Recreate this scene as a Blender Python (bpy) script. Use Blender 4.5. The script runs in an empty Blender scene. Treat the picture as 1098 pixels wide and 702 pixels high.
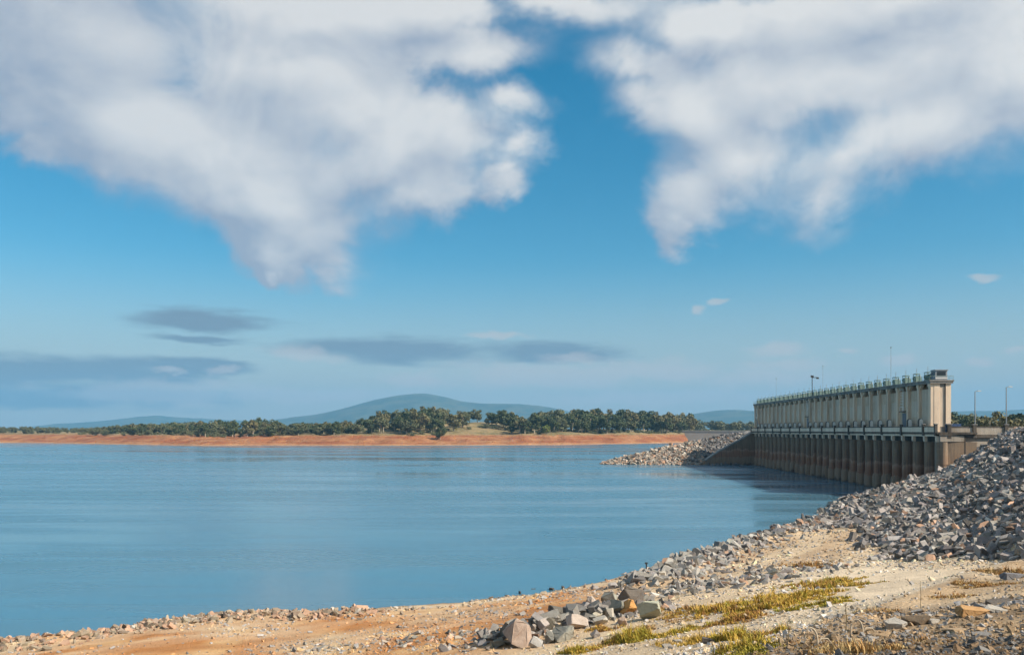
import bpy, bmesh, math, random
import numpy as np
from mathutils import Vector, Matrix

random.seed(7)
rng = np.random.default_rng(11)
scene = bpy.context.scene
col = scene.collection

# ------------------------------------------------------------------ camera
EYE = 17.3          # eye height above the lake (m)
FPX = 950.0         # focal length in pixels of the 1098 px wide photograph
HZ = 461.0          # row of the horizon in the photograph
cam_d = bpy.data.cameras.new('camera')
cam_d.sensor_width = 36.0
cam_d.lens = 36.0 * FPX / 1098.0
cam_d.shift_y = (HZ - 351.0) / 1098.0
cam_d.clip_start = 0.3
cam_d.clip_end = 60000
cam = bpy.data.objects.new('camera', cam_d)
cam.location = (0, 0, EYE)
cam.rotation_euler = (math.radians(90), 0, 0)
col.objects.link(cam)
scene.camera = cam

# ------------------------------------------------------------------ light
SUN_EL = math.radians(38.0)
SUN_AZ = math.radians(114.0)      # clockwise from +Y (view direction), to the right and a little behind
to_sun = Vector((math.sin(SUN_AZ) * math.cos(SUN_EL), math.cos(SUN_AZ) * math.cos(SUN_EL), math.sin(SUN_EL)))
sun_d = bpy.data.lights.new('sun', 'SUN')
sun_d.energy = 4.9
sun_d.angle = math.radians(0.55)
sun_d.color = (1.0, 0.90, 0.76)
sun = bpy.data.objects.new('sun', sun_d)
sun.rotation_euler = to_sun.to_track_quat('Z', 'Y').to_euler()
sun.location = (0, 0, 400)
col.objects.link(sun)

scene.view_settings.view_transform = 'Standard'
scene.view_settings.look = 'None'
scene.view_settings.gamma = 1.0
scene.view_settings.use_curve_mapping = False
scene.view_settings.exposure = 0.75
scene.cycles.use_denoising = True
scene.cycles.use_adaptive_sampling = True
scene.cycles.adaptive_threshold = 0.02
scene.cycles.adaptive_min_samples = 12
scene.cycles.max_bounces = 5
scene.cycles.volume_bounces = 0
scene.cycles.caustics_reflective = False
scene.cycles.caustics_refractive = False


ORD = ['first', 'second', 'third', 'fourth', 'fifth', 'sixth', 'seventh', 'eighth', 'ninth', 'tenth', 'eleventh', 'twelfth', 'thirteenth', 'fourteenth', 'fifteenth', 'sixteenth', 'seventeenth', 'eighteenth', 'nineteenth', 'twentieth']
ORD += ['twenty-' + q for q in ORD[:9]]


class NT:
    """small helper round a node tree"""
    def __init__(self, tree):
        self.t = tree
        self.n = tree.nodes
        self.l = tree.links

    def node(self, typ, ins=None, **props):
        nd = self.n.new(typ)
        for k, v in props.items():
            setattr(nd, k, v)
        if ins:
            for k, v in ins.items():
                self.set(nd.inputs[k], v)
        return nd

    def set(self, sock, v):
        if isinstance(v, bpy.types.NodeSocket):
            self.l.new(v, sock)
        else:
            sock.default_value = v

    def m(self, op, a, b=0.0, c=0.0, clamp=False):
        nd = self.n.new('ShaderNodeMath')
        nd.operation = op
        nd.use_clamp = clamp
        for i, v in enumerate((a, b, c)):
            self.set(nd.inputs[i], v)
        return nd.outputs[0]

    def v(self, op, a, b=(0, 0, 0), s=None):
        nd = self.n.new('ShaderNodeVectorMath')
        nd.operation = op
        self.set(nd.inputs[0], a)
        if op == 'SCALE':
            self.set(nd.inputs['Scale'], b)
        else:
            self.set(nd.inputs[1], b)
        return nd.outputs['Value'] if op in ('LENGTH', 'DOT_PRODUCT', 'DISTANCE') else nd.outputs[0]

    def noise(self, vec, scale, detail=4, rough=0.55, out='Fac', dist=0.0):
        nd = self.n.new('ShaderNodeTexNoise')
        if vec is not None:
            self.set(nd.inputs['Vector'], vec)
        nd.inputs['Scale'].default_value = scale
        nd.inputs['Detail'].default_value = detail
        nd.inputs['Roughness'].default_value = rough
        nd.inputs['Distortion'].default_value = dist
        return nd.outputs['Fac' if out == 'Fac' else 'Color']

    def ss(self, x, lo, hi, a=0.0, b=1.0):
        nd = self.n.new('ShaderNodeMapRange')
        nd.interpolation_type = 'SMOOTHSTEP'
        self.set(nd.inputs['Value'], x)
        self.set(nd.inputs['From Min'], lo)
        self.set(nd.inputs['From Max'], hi)
        self.set(nd.inputs['To Min'], a)
        self.set(nd.inputs['To Max'], b)
        return nd.outputs[0]

    def mix(self, f, a, b, blend='MIX'):
        nd = self.n.new('ShaderNodeMix')
        nd.data_type = 'RGBA'
        nd.blend_type = blend
        self.set(nd.inputs[0], f)
        for sock, v in ((nd.inputs[6], a), (nd.inputs[7], b)):
            if isinstance(v, tuple) and len(v) == 3:
                v = v + (1.0,)
            self.set(sock, v)
        return nd.outputs[2]


def azel(px, py):
    u = (px - 549.0) / FPX
    w = (HZ - py) / FPX
    return math.atan(u), math.atan2(w, math.hypot(1.0, u))


# ------------------------------------------------------------------ sky
world = bpy.data.worlds.new('World')
scene.world = world
world.use_nodes = True
world.cycles.sampling_method = 'MANUAL'
world.cycles.sample_map_resolution = 512


def blob_list(items):
    """cloud bodies: (px, py, half width px, half height px, tilt deg) -> angles on the sky"""
    out = []
    for px, py, rx, ry, t in items:
        a, e = azel(px, py)
        out.append((a, e, rx / FPX, ry / FPX, math.radians(t)))
    return out


BIG = blob_list([
    # left bank
    (80, 30, 300, 105, 0), (300, 70, 230, 100, 0), (190, 150, 180, 75, -12), (280, 215, 165, 52, -24), (420, 180, 140, 62, 22),
    (292, 262, 52, 52, -50), (290, 290, 20, 22, 0), (500, 150, 120, 60, 8), (440, 215, 110, 44, 22), (560, 160, 62, 30, 8), (540, 195, 40, 34, 30), (330, 15, 280, 50, 0), (525, 60, 130, 40, 4), (480, 15, 130, 26, 0), (560, 118, 74, 26, -4), (600, 8, 90, 24, 0),
    # right bank
    (650, 5, 150, 34, 0), (760, 20, 120, 40, 0), (870, 85, 215, 66, 2), (690, 62, 84, 42, -14), (700, 110, 50, 40, -50), (760, 120, 92, 56, -30), (800, 175, 95, 56, 14), (745, 205, 62, 52, 40), (728, 240, 34, 30, 40),
    (900, 170, 120, 62, 24), (1000, 140, 140, 60, 24), (1090, 80, 130, 95, 0), (880, 212, 46, 50, 0), (960, 15, 190, 50, 0),
])
WISP = blob_list([
    (40, 396, 220, 22, 0), (215, 396, 80, 11, 0), (430, 374, 145, 19, 0), (590, 379, 105, 14, 0), (225, 345, 95, 15, 0), (60, 425, 240, 16, 0), (215, 364, 60, 7, 0),
])
PUFF = blob_list([
    (768, 324, 12, 5, 10), (748, 332, 9, 6, 0), (828, 376, 46, 13, 0), (570, 402, 150, 18, 0), (725, 400, 55, 11, 0), (968, 384, 24, 7, 0), (845, 392, 60, 10, 0),
    (1050, 388, 14, 5, 0), (1085, 379, 20, 5, 0), (912, 376, 12, 4, 0), (1055, 298, 16, 4, 0), (240, 397, 26, 6, 0), (180, 399, 20, 5, 0), (530, 359, 46, 5, 0),
    (325, 377, 56, 11, 0), (612, 385, 50, 9, 0), (450, 408, 60, 12, 0), (160, 420, 140, 16, 0), (640, 400, 160, 18, 0), (830, 405, 90, 14, 0), (700, 425, 200, 12, 0), (330, 425, 160, 10, 0),
])


def cloud_group(name, blobs, stretch, scale, amp, warp, lo, hi, generic, coarse=False):
    g = bpy.data.node_groups.new(name, 'ShaderNodeTree')
    g.interface.new_socket('Vector', in_out='INPUT', socket_type='NodeSocketVector')
    g.interface.new_socket('Density', in_out='OUTPUT', socket_type='NodeSocketFloat')
    g.interface.new_socket('Height', in_out='OUTPUT', socket_type='NodeSocketFloat')
    N = NT(g)
    gi = N.node('NodeGroupInput')
    go = N.node('NodeGroupOutput')
    vec = gi.outputs[0]
    sep0 = N.node('ShaderNodeSeparateXYZ', {0: vec})
    a0 = N.m('ARCTAN2', sep0.outputs[0], sep0.outputs[1])
    e0 = N.m('ARCSINE', sep0.outputs[2])
    ae = N.node('ShaderNodeCombineXYZ', {0: a0, 1: e0}).outputs[0]
    sdir = N.v('MULTIPLY', vec, stretch)
    w1 = N.v('SUBTRACT', N.noise(sdir, scale * 0.6, 2, 0.5, 'Color'), (0.5, 0.5, 0.5))
    ae = N.v('ADD', ae, N.v('SCALE', w1, warp))
    if not coarse:
      w2 = N.v('SUBTRACT', N.noise(sdir, scale * 3.0, 3, 0.6, 'Color'), (0.5, 0.5, 0.5))
      ae = N.v('ADD', ae, N.v('SCALE', w2, warp * 0.5))
    F = None
    for (a, e, rx, ry, t) in blobs:
        p = N.v('SUBTRACT', ae, (a, e, 0))
        c, s = math.cos(t), math.sin(t)
        px = N.v('DOT_PRODUCT', p, (c / rx, s / rx, 0))
        py = N.v('DOT_PRODUCT', p, (-s / ry, c / ry, 0))
        f = N.v('LENGTH', N.node('ShaderNodeCombineXYZ', {0: px, 1: py}).outputs[0])
        F = f if F is None else N.m('SMOOTH_MIN', F, f, 0.28)
    F = N.m('MAXIMUM', N.m('SUBTRACT', 1.0, F), -1.0)
    if generic:
        # broken cloud goes on all round, thickened out of view to lift shaded faces
        cov = N.noise(N.v('MULTIPLY', vec, (1, 1, 1.7)), 2.3, 3, 0.55)
        G = N.m('MULTIPLY', N.m('SUBTRACT', cov, 0.44), 4.0)
        away = N.ss(N.m('ABSOLUTE', a0), 0.50, 0.66)
        high = N.ss(e0, 0.46, 0.60)
        away = N.m('MAXIMUM', away, high)
        G = N.m('SUBTRACT', G, N.m('MULTIPLY', N.m('SUBTRACT', 1.0, away), 6.0))
        up = N.ss(e0, 0.02, 0.16, -3.0, 0.0)
        F = N.m('MAXIMUM', F, N.m('ADD', G, up))
    n1 = N.m('SUBTRACT', N.noise(sdir, scale, (3.0 if coarse else 6.5) if generic else 4, 0.60, dist=0.5 if generic else 0.0), 0.5)
    d = N.m('ADD', F, N.m('MULTIPLY', n1, amp))
    N.l.new(d, go.inputs[1])
    if generic and not coarse:
        # soft veils in some places, crisp heads in others
        hi = N.ss(N.noise(vec, 4.5, 1, 0.5), 0.36, 0.64, hi * 0.6, hi * 1.8)
    N.l.new(N.ss(d, lo, hi), go.inputs[0])
    return g


W = NT(world.node_tree)
W.n.clear()
outw = W.node('ShaderNodeOutputWorld')
bg = W.node('ShaderNodeBackground')
bg.inputs['Strength'].default_value = 0.10
W.l.new(bg.outputs[0], outw.inputs[0])
sky = W.node('ShaderNodeTexSky', sky_type='NISHITA')
sky.sun_disc = False
sky.sun_elevation = SUN_EL
sky.sun_rotation = SUN_AZ
sky.altitude = 200
sky.air_density = 1.0
sky.dust_density = 0.6
sky.ozone_density = 3.0
skyc = W.node('ShaderNodeHueSaturation', {'Hue': 0.480, 'Saturation': 1.42, 'Value': 0.70, 'Color': sky.outputs[0]}).outputs[0]
tc = W.node('ShaderNodeTexCoord').outputs['Generated']
gb = cloud_group('cloud_bank', BIG, (1.0, 1.0, 1.25), 8.0, 1.30, 0.070, -0.02, 0.56, True)
gl = cloud_group('cloud_bank_coarse', BIG, (1.0, 1.0, 1.25), 8.0, 1.30, 0.070, -0.02, 0.56, True, True)
gw = cloud_group('cloud_streak', WISP, (1.0, 1.0, 5.0), 9.0, 1.1, 0.025, 0.0, 0.65, False)
gp = cloud_group('cloud_puff', PUFF, (1.0, 1.0, 2.0), 22.0, 1.5, 0.02, 0.0, 0.75, False)


def inst(g, vec):
    nd = W.node('ShaderNodeGroup')
    nd.node_tree = g
    W.set(nd.inputs[0], vec)
    return nd.outputs


d0, h0 = inst(gb, tc)[:2]
# thickness a little way towards the sun: thinner there means a sunlit flank
tosun_v = tuple(v * 0.040 for v in (to_sun.x * 0.8, 0.0, to_sun.z * 1.4))
h1 = inst(gl, W.v('NORMALIZE', W.v('ADD', tc, tosun_v)))[1]
slope = W.m('SUBTRACT', W.m('MINIMUM', h0, 1.1), W.m('MINIMUM', h1, 1.1))
tex = W.noise(W.v('MULTIPLY', tc, (1, 1, 1.9)), 7.0, 6, 0.58)
tex2 = W.noise(W.v('MULTIPLY', tc, (1, 1, 1.2)), 2.1, 3, 0.5)
lit = W.m('ADD', 0.50, W.m('MULTIPLY', slope, 0.9))
lit = W.m('ADD', lit, W.m('MULTIPLY', W.m('SUBTRACT', tex, 0.5), 1.0))
lit = W.m('ADD', lit, W.m('MULTIPLY', W.m('SUBTRACT', tex2, 0.5), 1.2), clamp=True)
# cloud nearer the sun's side of the sky is whiter
side = W.ss(W.v('DOT_PRODUCT', tc, (math.sin(SUN_AZ), math.cos(SUN_AZ), 0)), -0.85, 0.15, -0.16, 0.10)
lit = W.m('ADD', lit, side, clamp=True)
cloudc = W.mix(lit, (2.1, 2.5, 3.15, 1), (4.75, 4.75, 4.7, 1))
# pale moisture low in the sky, the same all round the horizon
el = W.m('ARCSINE', W.node('ShaderNodeSeparateXYZ', {0: tc}).outputs[2])
skyc = W.mix(W.ss(el, 0.20, 0.0, 0.0, 0.92), skyc, (2.95, 3.1, 3.0, 1))
c1 = W.mix(W.m('MULTIPLY', d0, 0.95), skyc, cloudc)
dw = inst(gw, tc)[0]
c2 = W.mix(W.m('MULTIPLY', dw, 0.92), c1, (1.2, 1.65, 2.15, 1))
dp = inst(gp, tc)[0]
c3 = W.mix(W.m('MULTIPLY', dp, 0.62), c2, (3.7, 3.55, 3.5, 1))
W.l.new(c3, bg.inputs['Color'])

# ------------------------------------------------------------------ helpers for objects


def link(o, parent=None):
    col.objects.link(o)
    if parent is not None:
        o.parent = parent
    return o


def tag(o, label=None, cat=None, group=None, kind=None):
    if label:
        o['label'] = label
    if cat:
        o['category'] = cat
    if group:
        o['group'] = group
    if kind:
        o['kind'] = kind
    return o


def empty(name, loc=(0, 0, 0), rz=0.0):
    o = bpy.data.objects.new(name, None)
    o.location = loc
    o.rotation_euler = (0, 0, rz)
    o.empty_display_size = 0.5
    return link(o)


def np_mesh(name, verts, faces, mat=None, smooth=False):
    """mesh from numpy arrays; faces an (n,3) or (n,4) array"""
    me = bpy.data.meshes.new(name)
    verts = np.asarray(verts, dtype=np.float32)
    faces = np.asarray(faces, dtype=np.int32)
    k = faces.shape[1]
    me.vertices.add(len(verts))
    me.vertices.foreach_set('co', verts.ravel())
    me.loops.add(faces.size)
    me.loops.foreach_set('vertex_index', faces.ravel())
    me.polygons.add(len(faces))
    me.polygons.foreach_set('loop_start', np.arange(0, faces.size, k, dtype=np.int32))
    me.polygons.foreach_set('loop_total', np.full(len(faces), k, dtype=np.int32))
    me.polygons.foreach_set('use_smooth', np.full(len(faces), smooth, dtype=bool))
    me.update(calc_edges=True)
    me.validate()
    if mat:
        me.materials.append(mat)
    return me


def set_col(me, name, rgb):
    at = me.color_attributes.new(name, 'FLOAT_COLOR', 'POINT')
    a = np.ones((len(me.vertices), 4), dtype=np.float32)
    a[:, :3] = rgb
    at.data.foreach_set('color', a.ravel())


class MB:
    """collects boxes, prisms and tubes for one mesh"""
    def __init__(self):
        self.bm = bmesh.new()

    def box(self, x0, x1, y0, y1, z0, z1, bev=0.0):
        vs = [self.bm.verts.new(p) for p in ((x0, y0, z0), (x1, y0, z0), (x1, y1, z0), (x0, y1, z0),
                                             (x0, y0, z1), (x1, y0, z1), (x1, y1, z1), (x0, y1, z1))]
        fs = [self.bm.faces.new([vs[i] for i in f]) for f in
              ((3, 2, 1, 0), (4, 5, 6, 7), (0, 1, 5, 4), (1, 2, 6, 5), (2, 3, 7, 6), (3, 0, 4, 7))]
        if bev > 0:
            es = set(e for f in fs for e in f.edges)
            bmesh.ops.bevel(self.bm, geom=list(es), offset=bev, segments=1, affect='EDGES')
        return self

    def prism(self, pts, axis, a, b):
        """extrude a closed polygon of 2-D points along an axis"""
        def p3(p, t):
            if axis == 'x':
                return (t, p[0], p[1])
            if axis == 'y':
                return (p[0], t, p[1])
            return (p[0], p[1], t)
        lo = [self.bm.verts.new(p3(p, a)) for p in pts]
        hi = [self.bm.verts.new(p3(p, b)) for p in pts]
        n = len(pts)
        self.bm.faces.new(lo[::-1])
        self.bm.faces.new(hi)
        for i in range(n):
            self.bm.faces.new((lo[i], lo[(i + 1) % n], hi[(i + 1) % n], hi[i]))
        return self

    def tube(self, pts, radii, seg=6):
        if not hasattr(radii, '__len__'):
            radii = [radii] * len(pts)
        rings = []
        pts = [Vector(p) for p in pts]
        for i, p in enumerate(pts):
            d = (pts[min(i + 1, len(pts) - 1)] - pts[max(i - 1, 0)]).normalized()
            up = Vector((0, 0, 1)) if abs(d.z) < 0.9 else Vector((1, 0, 0))
            u = d.cross(up).normalized()
            w = d.cross(u)
            rings.append([self.bm.verts.new(p + (u * math.cos(6.2832 * k / seg) + w * math.sin(6.2832 * k / seg)) * radii[i])
                          for k in range(seg)])
        for r0, r1 in zip(rings, rings[1:]):
            for k in range(seg):
                self.bm.faces.new((r0[k], r0[(k + 1) % seg], r1[(k + 1) % seg], r1[k]))
        self.bm.faces.new(rings[0][::-1])
        self.bm.faces.new(rings[-1])
        return self

    def mesh(self, name, mat, smooth=False):
        bmesh.ops.recalc_face_normals(self.bm, faces=self.bm.faces[:])
        me = bpy.data.meshes.new(name)
        self.bm.to_mesh(me)
        self.bm.free()
        me.materials.append(mat)
        if smooth:
            for p in me.polygons:
                p.use_smooth = True
        return me

    def build(self, name, mat, parent=None, smooth=False):
        return link(bpy.data.objects.new(name, self.mesh(name, mat, smooth)), parent)


def copy_part(src, parent, loc=None):
    c = src.copy()
    link(c, parent)
    if loc is not None:
        c.location = loc
    return c


def copy_tree(o, parent=None):
    c = o.copy()
    link(c)
    c.parent = parent
    for ch in list(o.children):
        copy_tree(ch, c)
    return c


# ------------------------------------------------------------------ materials


def new_mat(name):
    m = bpy.data.materials.new(name)
    m.use_nodes = True
    N = NT(m.node_tree)
    b = m.node_tree.nodes['Principled BSDF']
    b.inputs['Roughness'].default_value = 0.85
    b.inputs['Specular IOR Level'].default_value = 0.25
    return m, N, b


def bump(N, b, h, strength=0.5, dist=0.05):
    nd = N.node('ShaderNodeBump', {'Height': h})
    nd.inputs['Strength'].default_value = strength
    nd.inputs['Distance'].default_value = dist
    N.l.new(nd.outputs[0], b.inputs['Normal'])


def obco(N):
    return N.node('ShaderNodeTexCoord').outputs['Object']


def poco(N):
    return N.node('ShaderNodeNewGeometry').outputs['Position']


def concrete(name, base, dark, streak=0.6, fine=8.0):
    m, N, b = new_mat(name)
    p = poco(N)
    st = N.noise(N.v('MULTIPLY', p, (1.0, 1.0, 0.10)), 1.1, 6, 0.65)
    bl = N.noise(N.v('MULTIPLY', p, (1.0, 1.0, 0.45)), 0.16, 5, 0.65)
    fi = N.noise(p, fine, 4, 0.6)
    f = N.m('MULTIPLY', N.ss(st, 0.42, 0.72), streak)
    f = N.m('ADD', f, N.m('MULTIPLY', N.ss(bl, 0.42, 0.66), 0.55), clamp=True)
    c = N.mix(f, base, dark)
    c = N.mix(N.m('MULTIPLY', fi, 0.22), c, tuple(x * 0.6 for x in base))
    N.l.new(c, b.inputs['Base Color'])
    bump(N, b, fi, 0.35, 0.04)
    return m


def plain(name, rgb, rough=0.6, metal=0.0, var=0.25, scale=2.0):
    m, N, b = new_mat(name)
    n = N.noise(poco(N), scale, 5, 0.6)
    c = N.mix(N.m('MULTIPLY', n, var), rgb, tuple(x * 0.45 for x in rgb))
    N.l.new(c, b.inputs['Base Color'])
    b.inputs['Roughness'].default_value = rough
    b.inputs['Metallic'].default_value = metal
    return m


M_wall = concrete('weathered concrete', (0.68, 0.51, 0.36), (0.36, 0.26, 0.175), 0.55)
M_pilaster = concrete('pale concrete', (0.80, 0.63, 0.465), (0.54, 0.40, 0.285), 0.35)
M_panel = concrete('patched concrete', (0.68, 0.55, 0.415), (0.42, 0.32, 0.235), 0.4)
M_white = concrete('limewashed concrete', (0.84, 0.69, 0.53), (0.50, 0.38, 0.275), 0.35)
M_abut = concrete('grey abutment concrete', (0.42, 0.365, 0.30), (0.20, 0.165, 0.13), 0.6)
M_stain_shade = concrete('stained and shade dark concrete', (0.13, 0.11, 0.09), (0.05, 0.042, 0.036), 0.7)  # dark tone for stains, and for shade painted in behind the brackets
M_roof = concrete('grey roof concrete', (0.30, 0.28, 0.25), (0.12, 0.11, 0.10), 0.6)
M_steel_green = plain('pale green machinery paint', (0.22, 0.30, 0.26), 0.55)
M_steel_grey = plain('grey galvanised steel', (0.30, 0.32, 0.33), 0.45, 0.3)
M_steel_dark = plain('dark steel', (0.045, 0.045, 0.045), 0.6)
M_cabin = plain('grey cabin sheet', (0.30, 0.32, 0.34), 0.5)
M_glass = plain('dark window glass', (0.03, 0.04, 0.05), 0.1)
M_blue = plain('blue tarpaulin', (0.045, 0.09, 0.19), 0.6, 0, 0.6, 3.0)
M_hood = plain('white hood paint', (0.88, 0.84, 0.77), 0.6, 0, 0.15)
M_door = plain('slate door paint', (0.13, 0.15, 0.18), 0.5)
M_lamp = plain('lamp glass', (0.6, 0.6, 0.58), 0.3)


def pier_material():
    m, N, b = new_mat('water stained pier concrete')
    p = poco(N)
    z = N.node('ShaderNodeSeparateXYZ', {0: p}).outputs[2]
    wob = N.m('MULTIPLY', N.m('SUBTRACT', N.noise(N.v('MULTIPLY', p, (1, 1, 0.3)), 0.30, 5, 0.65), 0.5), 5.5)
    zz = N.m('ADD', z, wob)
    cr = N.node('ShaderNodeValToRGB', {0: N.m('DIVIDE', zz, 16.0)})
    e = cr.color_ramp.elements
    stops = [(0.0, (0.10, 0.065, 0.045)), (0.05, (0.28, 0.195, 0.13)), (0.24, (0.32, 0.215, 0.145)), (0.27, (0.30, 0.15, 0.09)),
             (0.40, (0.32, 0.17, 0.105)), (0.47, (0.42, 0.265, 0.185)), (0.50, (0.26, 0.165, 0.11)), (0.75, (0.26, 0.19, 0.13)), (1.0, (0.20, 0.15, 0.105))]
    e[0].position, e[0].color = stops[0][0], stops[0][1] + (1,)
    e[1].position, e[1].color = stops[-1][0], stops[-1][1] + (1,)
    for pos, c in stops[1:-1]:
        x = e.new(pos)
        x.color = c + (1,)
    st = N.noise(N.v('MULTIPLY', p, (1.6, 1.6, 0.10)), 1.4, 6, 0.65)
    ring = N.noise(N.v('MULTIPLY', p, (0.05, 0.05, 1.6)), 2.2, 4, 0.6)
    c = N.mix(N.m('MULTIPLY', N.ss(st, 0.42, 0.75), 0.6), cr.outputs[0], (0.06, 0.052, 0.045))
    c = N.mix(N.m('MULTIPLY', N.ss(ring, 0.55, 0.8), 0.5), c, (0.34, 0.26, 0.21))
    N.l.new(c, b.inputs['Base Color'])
    bump(N, b, N.noise(p, 3.0, 5, 0.6), 0.4, 0.06)
    return m


M_pier = pier_material()


def rock_material(name, from_object):
    m, N, b = new_mat(name)
    if from_object:
        c0 = N.node('ShaderNodeObjectInfo').outputs['Color']
    else:
        c0 = N.node('ShaderNodeAttribute', attribute_name='rock_colour').outputs['Color']
    p = poco(N)
    n1 = N.noise(p, 2.2, 6, 0.65)
    n2 = N.noise(p, 14.0, 5, 0.65)
    c = N.mix(N.ss(n1, 0.35, 0.75, 0.0, 0.55), c0, N.mix(1.0, c0, (0.50, 0.42, 0.36), 'MULTIPLY'))
    c = N.mix(N.ss(n2, 0.5, 0.8, 0.0, 0.45), c, N.mix(1.0, c0, (1.45, 1.40, 1.30), 'MULTIPLY'))
    N.l.new(c, b.inputs['Base Color'])
    bump(N, b, N.m('ADD', N.m('MULTIPLY', n1, 0.8), N.m('MULTIPLY', n2, 0.35)), 0.6, 0.10)
    return m


M_rock = rock_material('quarried granite', True)
M_rock_bulk = rock_material('quarried granite rubble', False)

# ------------------------------------------------------------------ the near bank: height field
CA = np.array([50.0, 60.0])
CB = np.array([128.0, 228.0])
CD = (CB - CA) / np.linalg.norm(CB - CA)
CN = np.array([-CD[1], CD[0]])


def px_pt(px, py, Y):
    return ((px - 549.0) / FPX * Y, Y, EYE - (py - HZ) / FPX * Y)


ctrl = []
for px, py in ((-120, 712), (0, 690), (150, 672), (280, 655.5), (380, 655), (500, 645), (600, 632), (660, 620), (720, 605), (780, 588), (830, 572)):
    Y = EYE * FPX / (py - HZ)
    ctrl.append(px_pt(px, py, Y))
for px, py, Y in ((0, 702, 66), (150, 702, 62), (300, 702, 58.3), (150, 685, 68), (430, 702, 53), (430, 675, 66), (550, 702, 48.5), (620, 702, 43), (700, 702, 36.7), (780, 702, 29), (850, 702, 21.5), (950, 702, 16.5), (1098, 702, 13.6),
                  (300, 672, 72), (550, 672, 62), (550, 642, 88), (630, 668, 55), (700, 658, 53), (700, 632, 75), (720, 612, 101), (790, 650, 48),
                  (850, 640, 55), (850, 605, 90), (900, 632, 55), (905, 664, 22), (905, 655, 38), (960, 660, 22), (1000, 622, 47),
                  (1098, 640, 27), (1098, 618, 42), (1098, 602, 62), (950, 599, 90), (830, 577, 128)):
    ctrl.append(px_pt(px, py, Y))
ctrl += [(0, 0, 15.55), (3, 6, 14.9), (-4, 8, 14.2), (12, 0, 15.6), (30, 10, 15.3), (45, 30, 13.5), (-20, 0, 11.5), (-20, 25, 8.0), (-45, 20, 4.5), (-45, 45, 2.2), (-70, 40, 1.0), (-80, 65, -1.5),
         (-60, 100, -3.0), (-20, 115, -3.2), (10, 135, -3.2), (30, 160, -3.2), (60, 220, -3.0), (-10, 175, -5), (-80, 120, -5), (0, -20, 16.5), (40, -20, 16.0), (-60, -20, 5), (80, 60, 12), (80, 130, 5), (110, 200, 4)]
ctrl = np.array(ctrl)


def tps_k(r2):
    return 0.5 * r2 * np.log(r2 + 1e-9)


def tps_fit(P):
    n = len(P)
    xy = P[:, :2] / 50.0
    d2 = ((xy[:, None] - xy[None]) ** 2).sum(-1)
    K = tps_k(d2) + np.eye(n) * 0.02
    A = np.zeros((n + 3, n + 3))
    A[:n, :n] = K
    A[:n, n] = 1
    A[:n, n + 1:] = xy
    A[n, :n] = 1
    A[n + 1:, :n] = xy.T
    return np.linalg.solve(A, np.concatenate([P[:, 2], np.zeros(3)])), xy


TW, TXY = tps_fit(ctrl)


def bench(X, Y):
    sh = np.shape(X)
    q = np.stack([np.ravel(X), np.ravel(Y)], 1) / 50.0
    out = np.zeros(len(q))
    for i in range(0, len(q), 40000):
        b = q[i:i + 40000]
        d2 = ((b[:, None] - TXY[None]) ** 2).sum(-1)
        out[i:i + 40000] = tps_k(d2) @ TW[:-3] + TW[-3] + b @ TW[-2:]
    return np.clip(out, -6, 17.0).reshape(sh)


# value noise on a lattice, for cheap natural unevenness
LAT = rng.random((256, 256))


def vnoise(x, y, s):
    x = np.asarray(x) * s + 61.3
    y = np.asarray(y) * s + 17.7
    xi = np.floor(x).astype(int)
    yi = np.floor(y).astype(int)
    fx = x - xi
    fy = y - yi
    fx = fx * fx * (3 - 2 * fx)
    fy = fy * fy * (3 - 2 * fy)
    a = LAT[xi % 256, yi % 256]
    b = LAT[(xi + 1) % 256, yi % 256]
    c = LAT[xi % 256, (yi + 1) % 256]
    d = LAT[(xi + 1) % 256, (yi + 1) % 256]
    return (a * (1 - fx) + b * fx) * (1 - fy) + (c * (1 - fx) + d * fx) * fy - 0.5


def fbm(x, y, s, o=4):
    t = 0
    a = 1.0
    for i in range(o):
        t = t + a * vnoise(x, y, s * 2 ** i)
        a *= 0.5
    return t


def crest_d(X, Y):
    return (X - CA[0]) * CN[0] + (Y - CA[1]) * CN[1]


def riprap(X, Y):
    d = crest_d(X, Y)
    dd = np.maximum(d, 0)
    z = 17.0 - 0.66 * np.minimum(dd, 16) - 0.30 * np.maximum(dd - 16, 0)
    # no embankment on the camera's side of its near end
    t = (X - CA[0]) * CD[0] + (Y - CA[1]) * CD[1]
    z = z - 0.55 * np.maximum(-t - 4, 0)
    return z + 0.35 * fbm(X, Y, 0.15, 3)


def H(X, Y):
    X = np.asarray(X, float)
    Y = np.asarray(Y, float)
    b = bench(X, Y) + 0.22 * fbm(X, Y, 0.12, 3) + 0.07 * fbm(X, Y, 0.9, 3)
    return np.maximum(b, np.minimum(riprap(X, Y), 17.0))


def hit(px, py, y0=12.0, y1=260.0):
    """where the line of sight through a point of the photograph meets the bank"""
    Y = np.arange(y0, y1, 0.25)
    X = (px - 549.0) / FPX * Y
    Z = EYE - (py - HZ) / FPX * Y
    h = H(X, Y)
    k = np.nonzero(h >= Z)[0]
    i = k[0] if len(k) else len(Y) - 1
    return X[i], Y[i], float(h[i])


def along(px_pts):
    return np.array([hit(px, py) for px, py in px_pts])


def dist_poly(X, Y, P):
    best = np.full(np.shape(X), 1e9)
    for a, b_ in zip(P[:-1], P[1:]):
        ab = b_[:2] - a[:2]
        t = np.clip(((X - a[0]) * ab[0] + (Y - a[1]) * ab[1]) / (ab @ ab), 0, 1)
        best = np.minimum(best, np.hypot(X - a[0] - t * ab[0], Y - a[1] - t * ab[1]))
    return best


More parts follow.
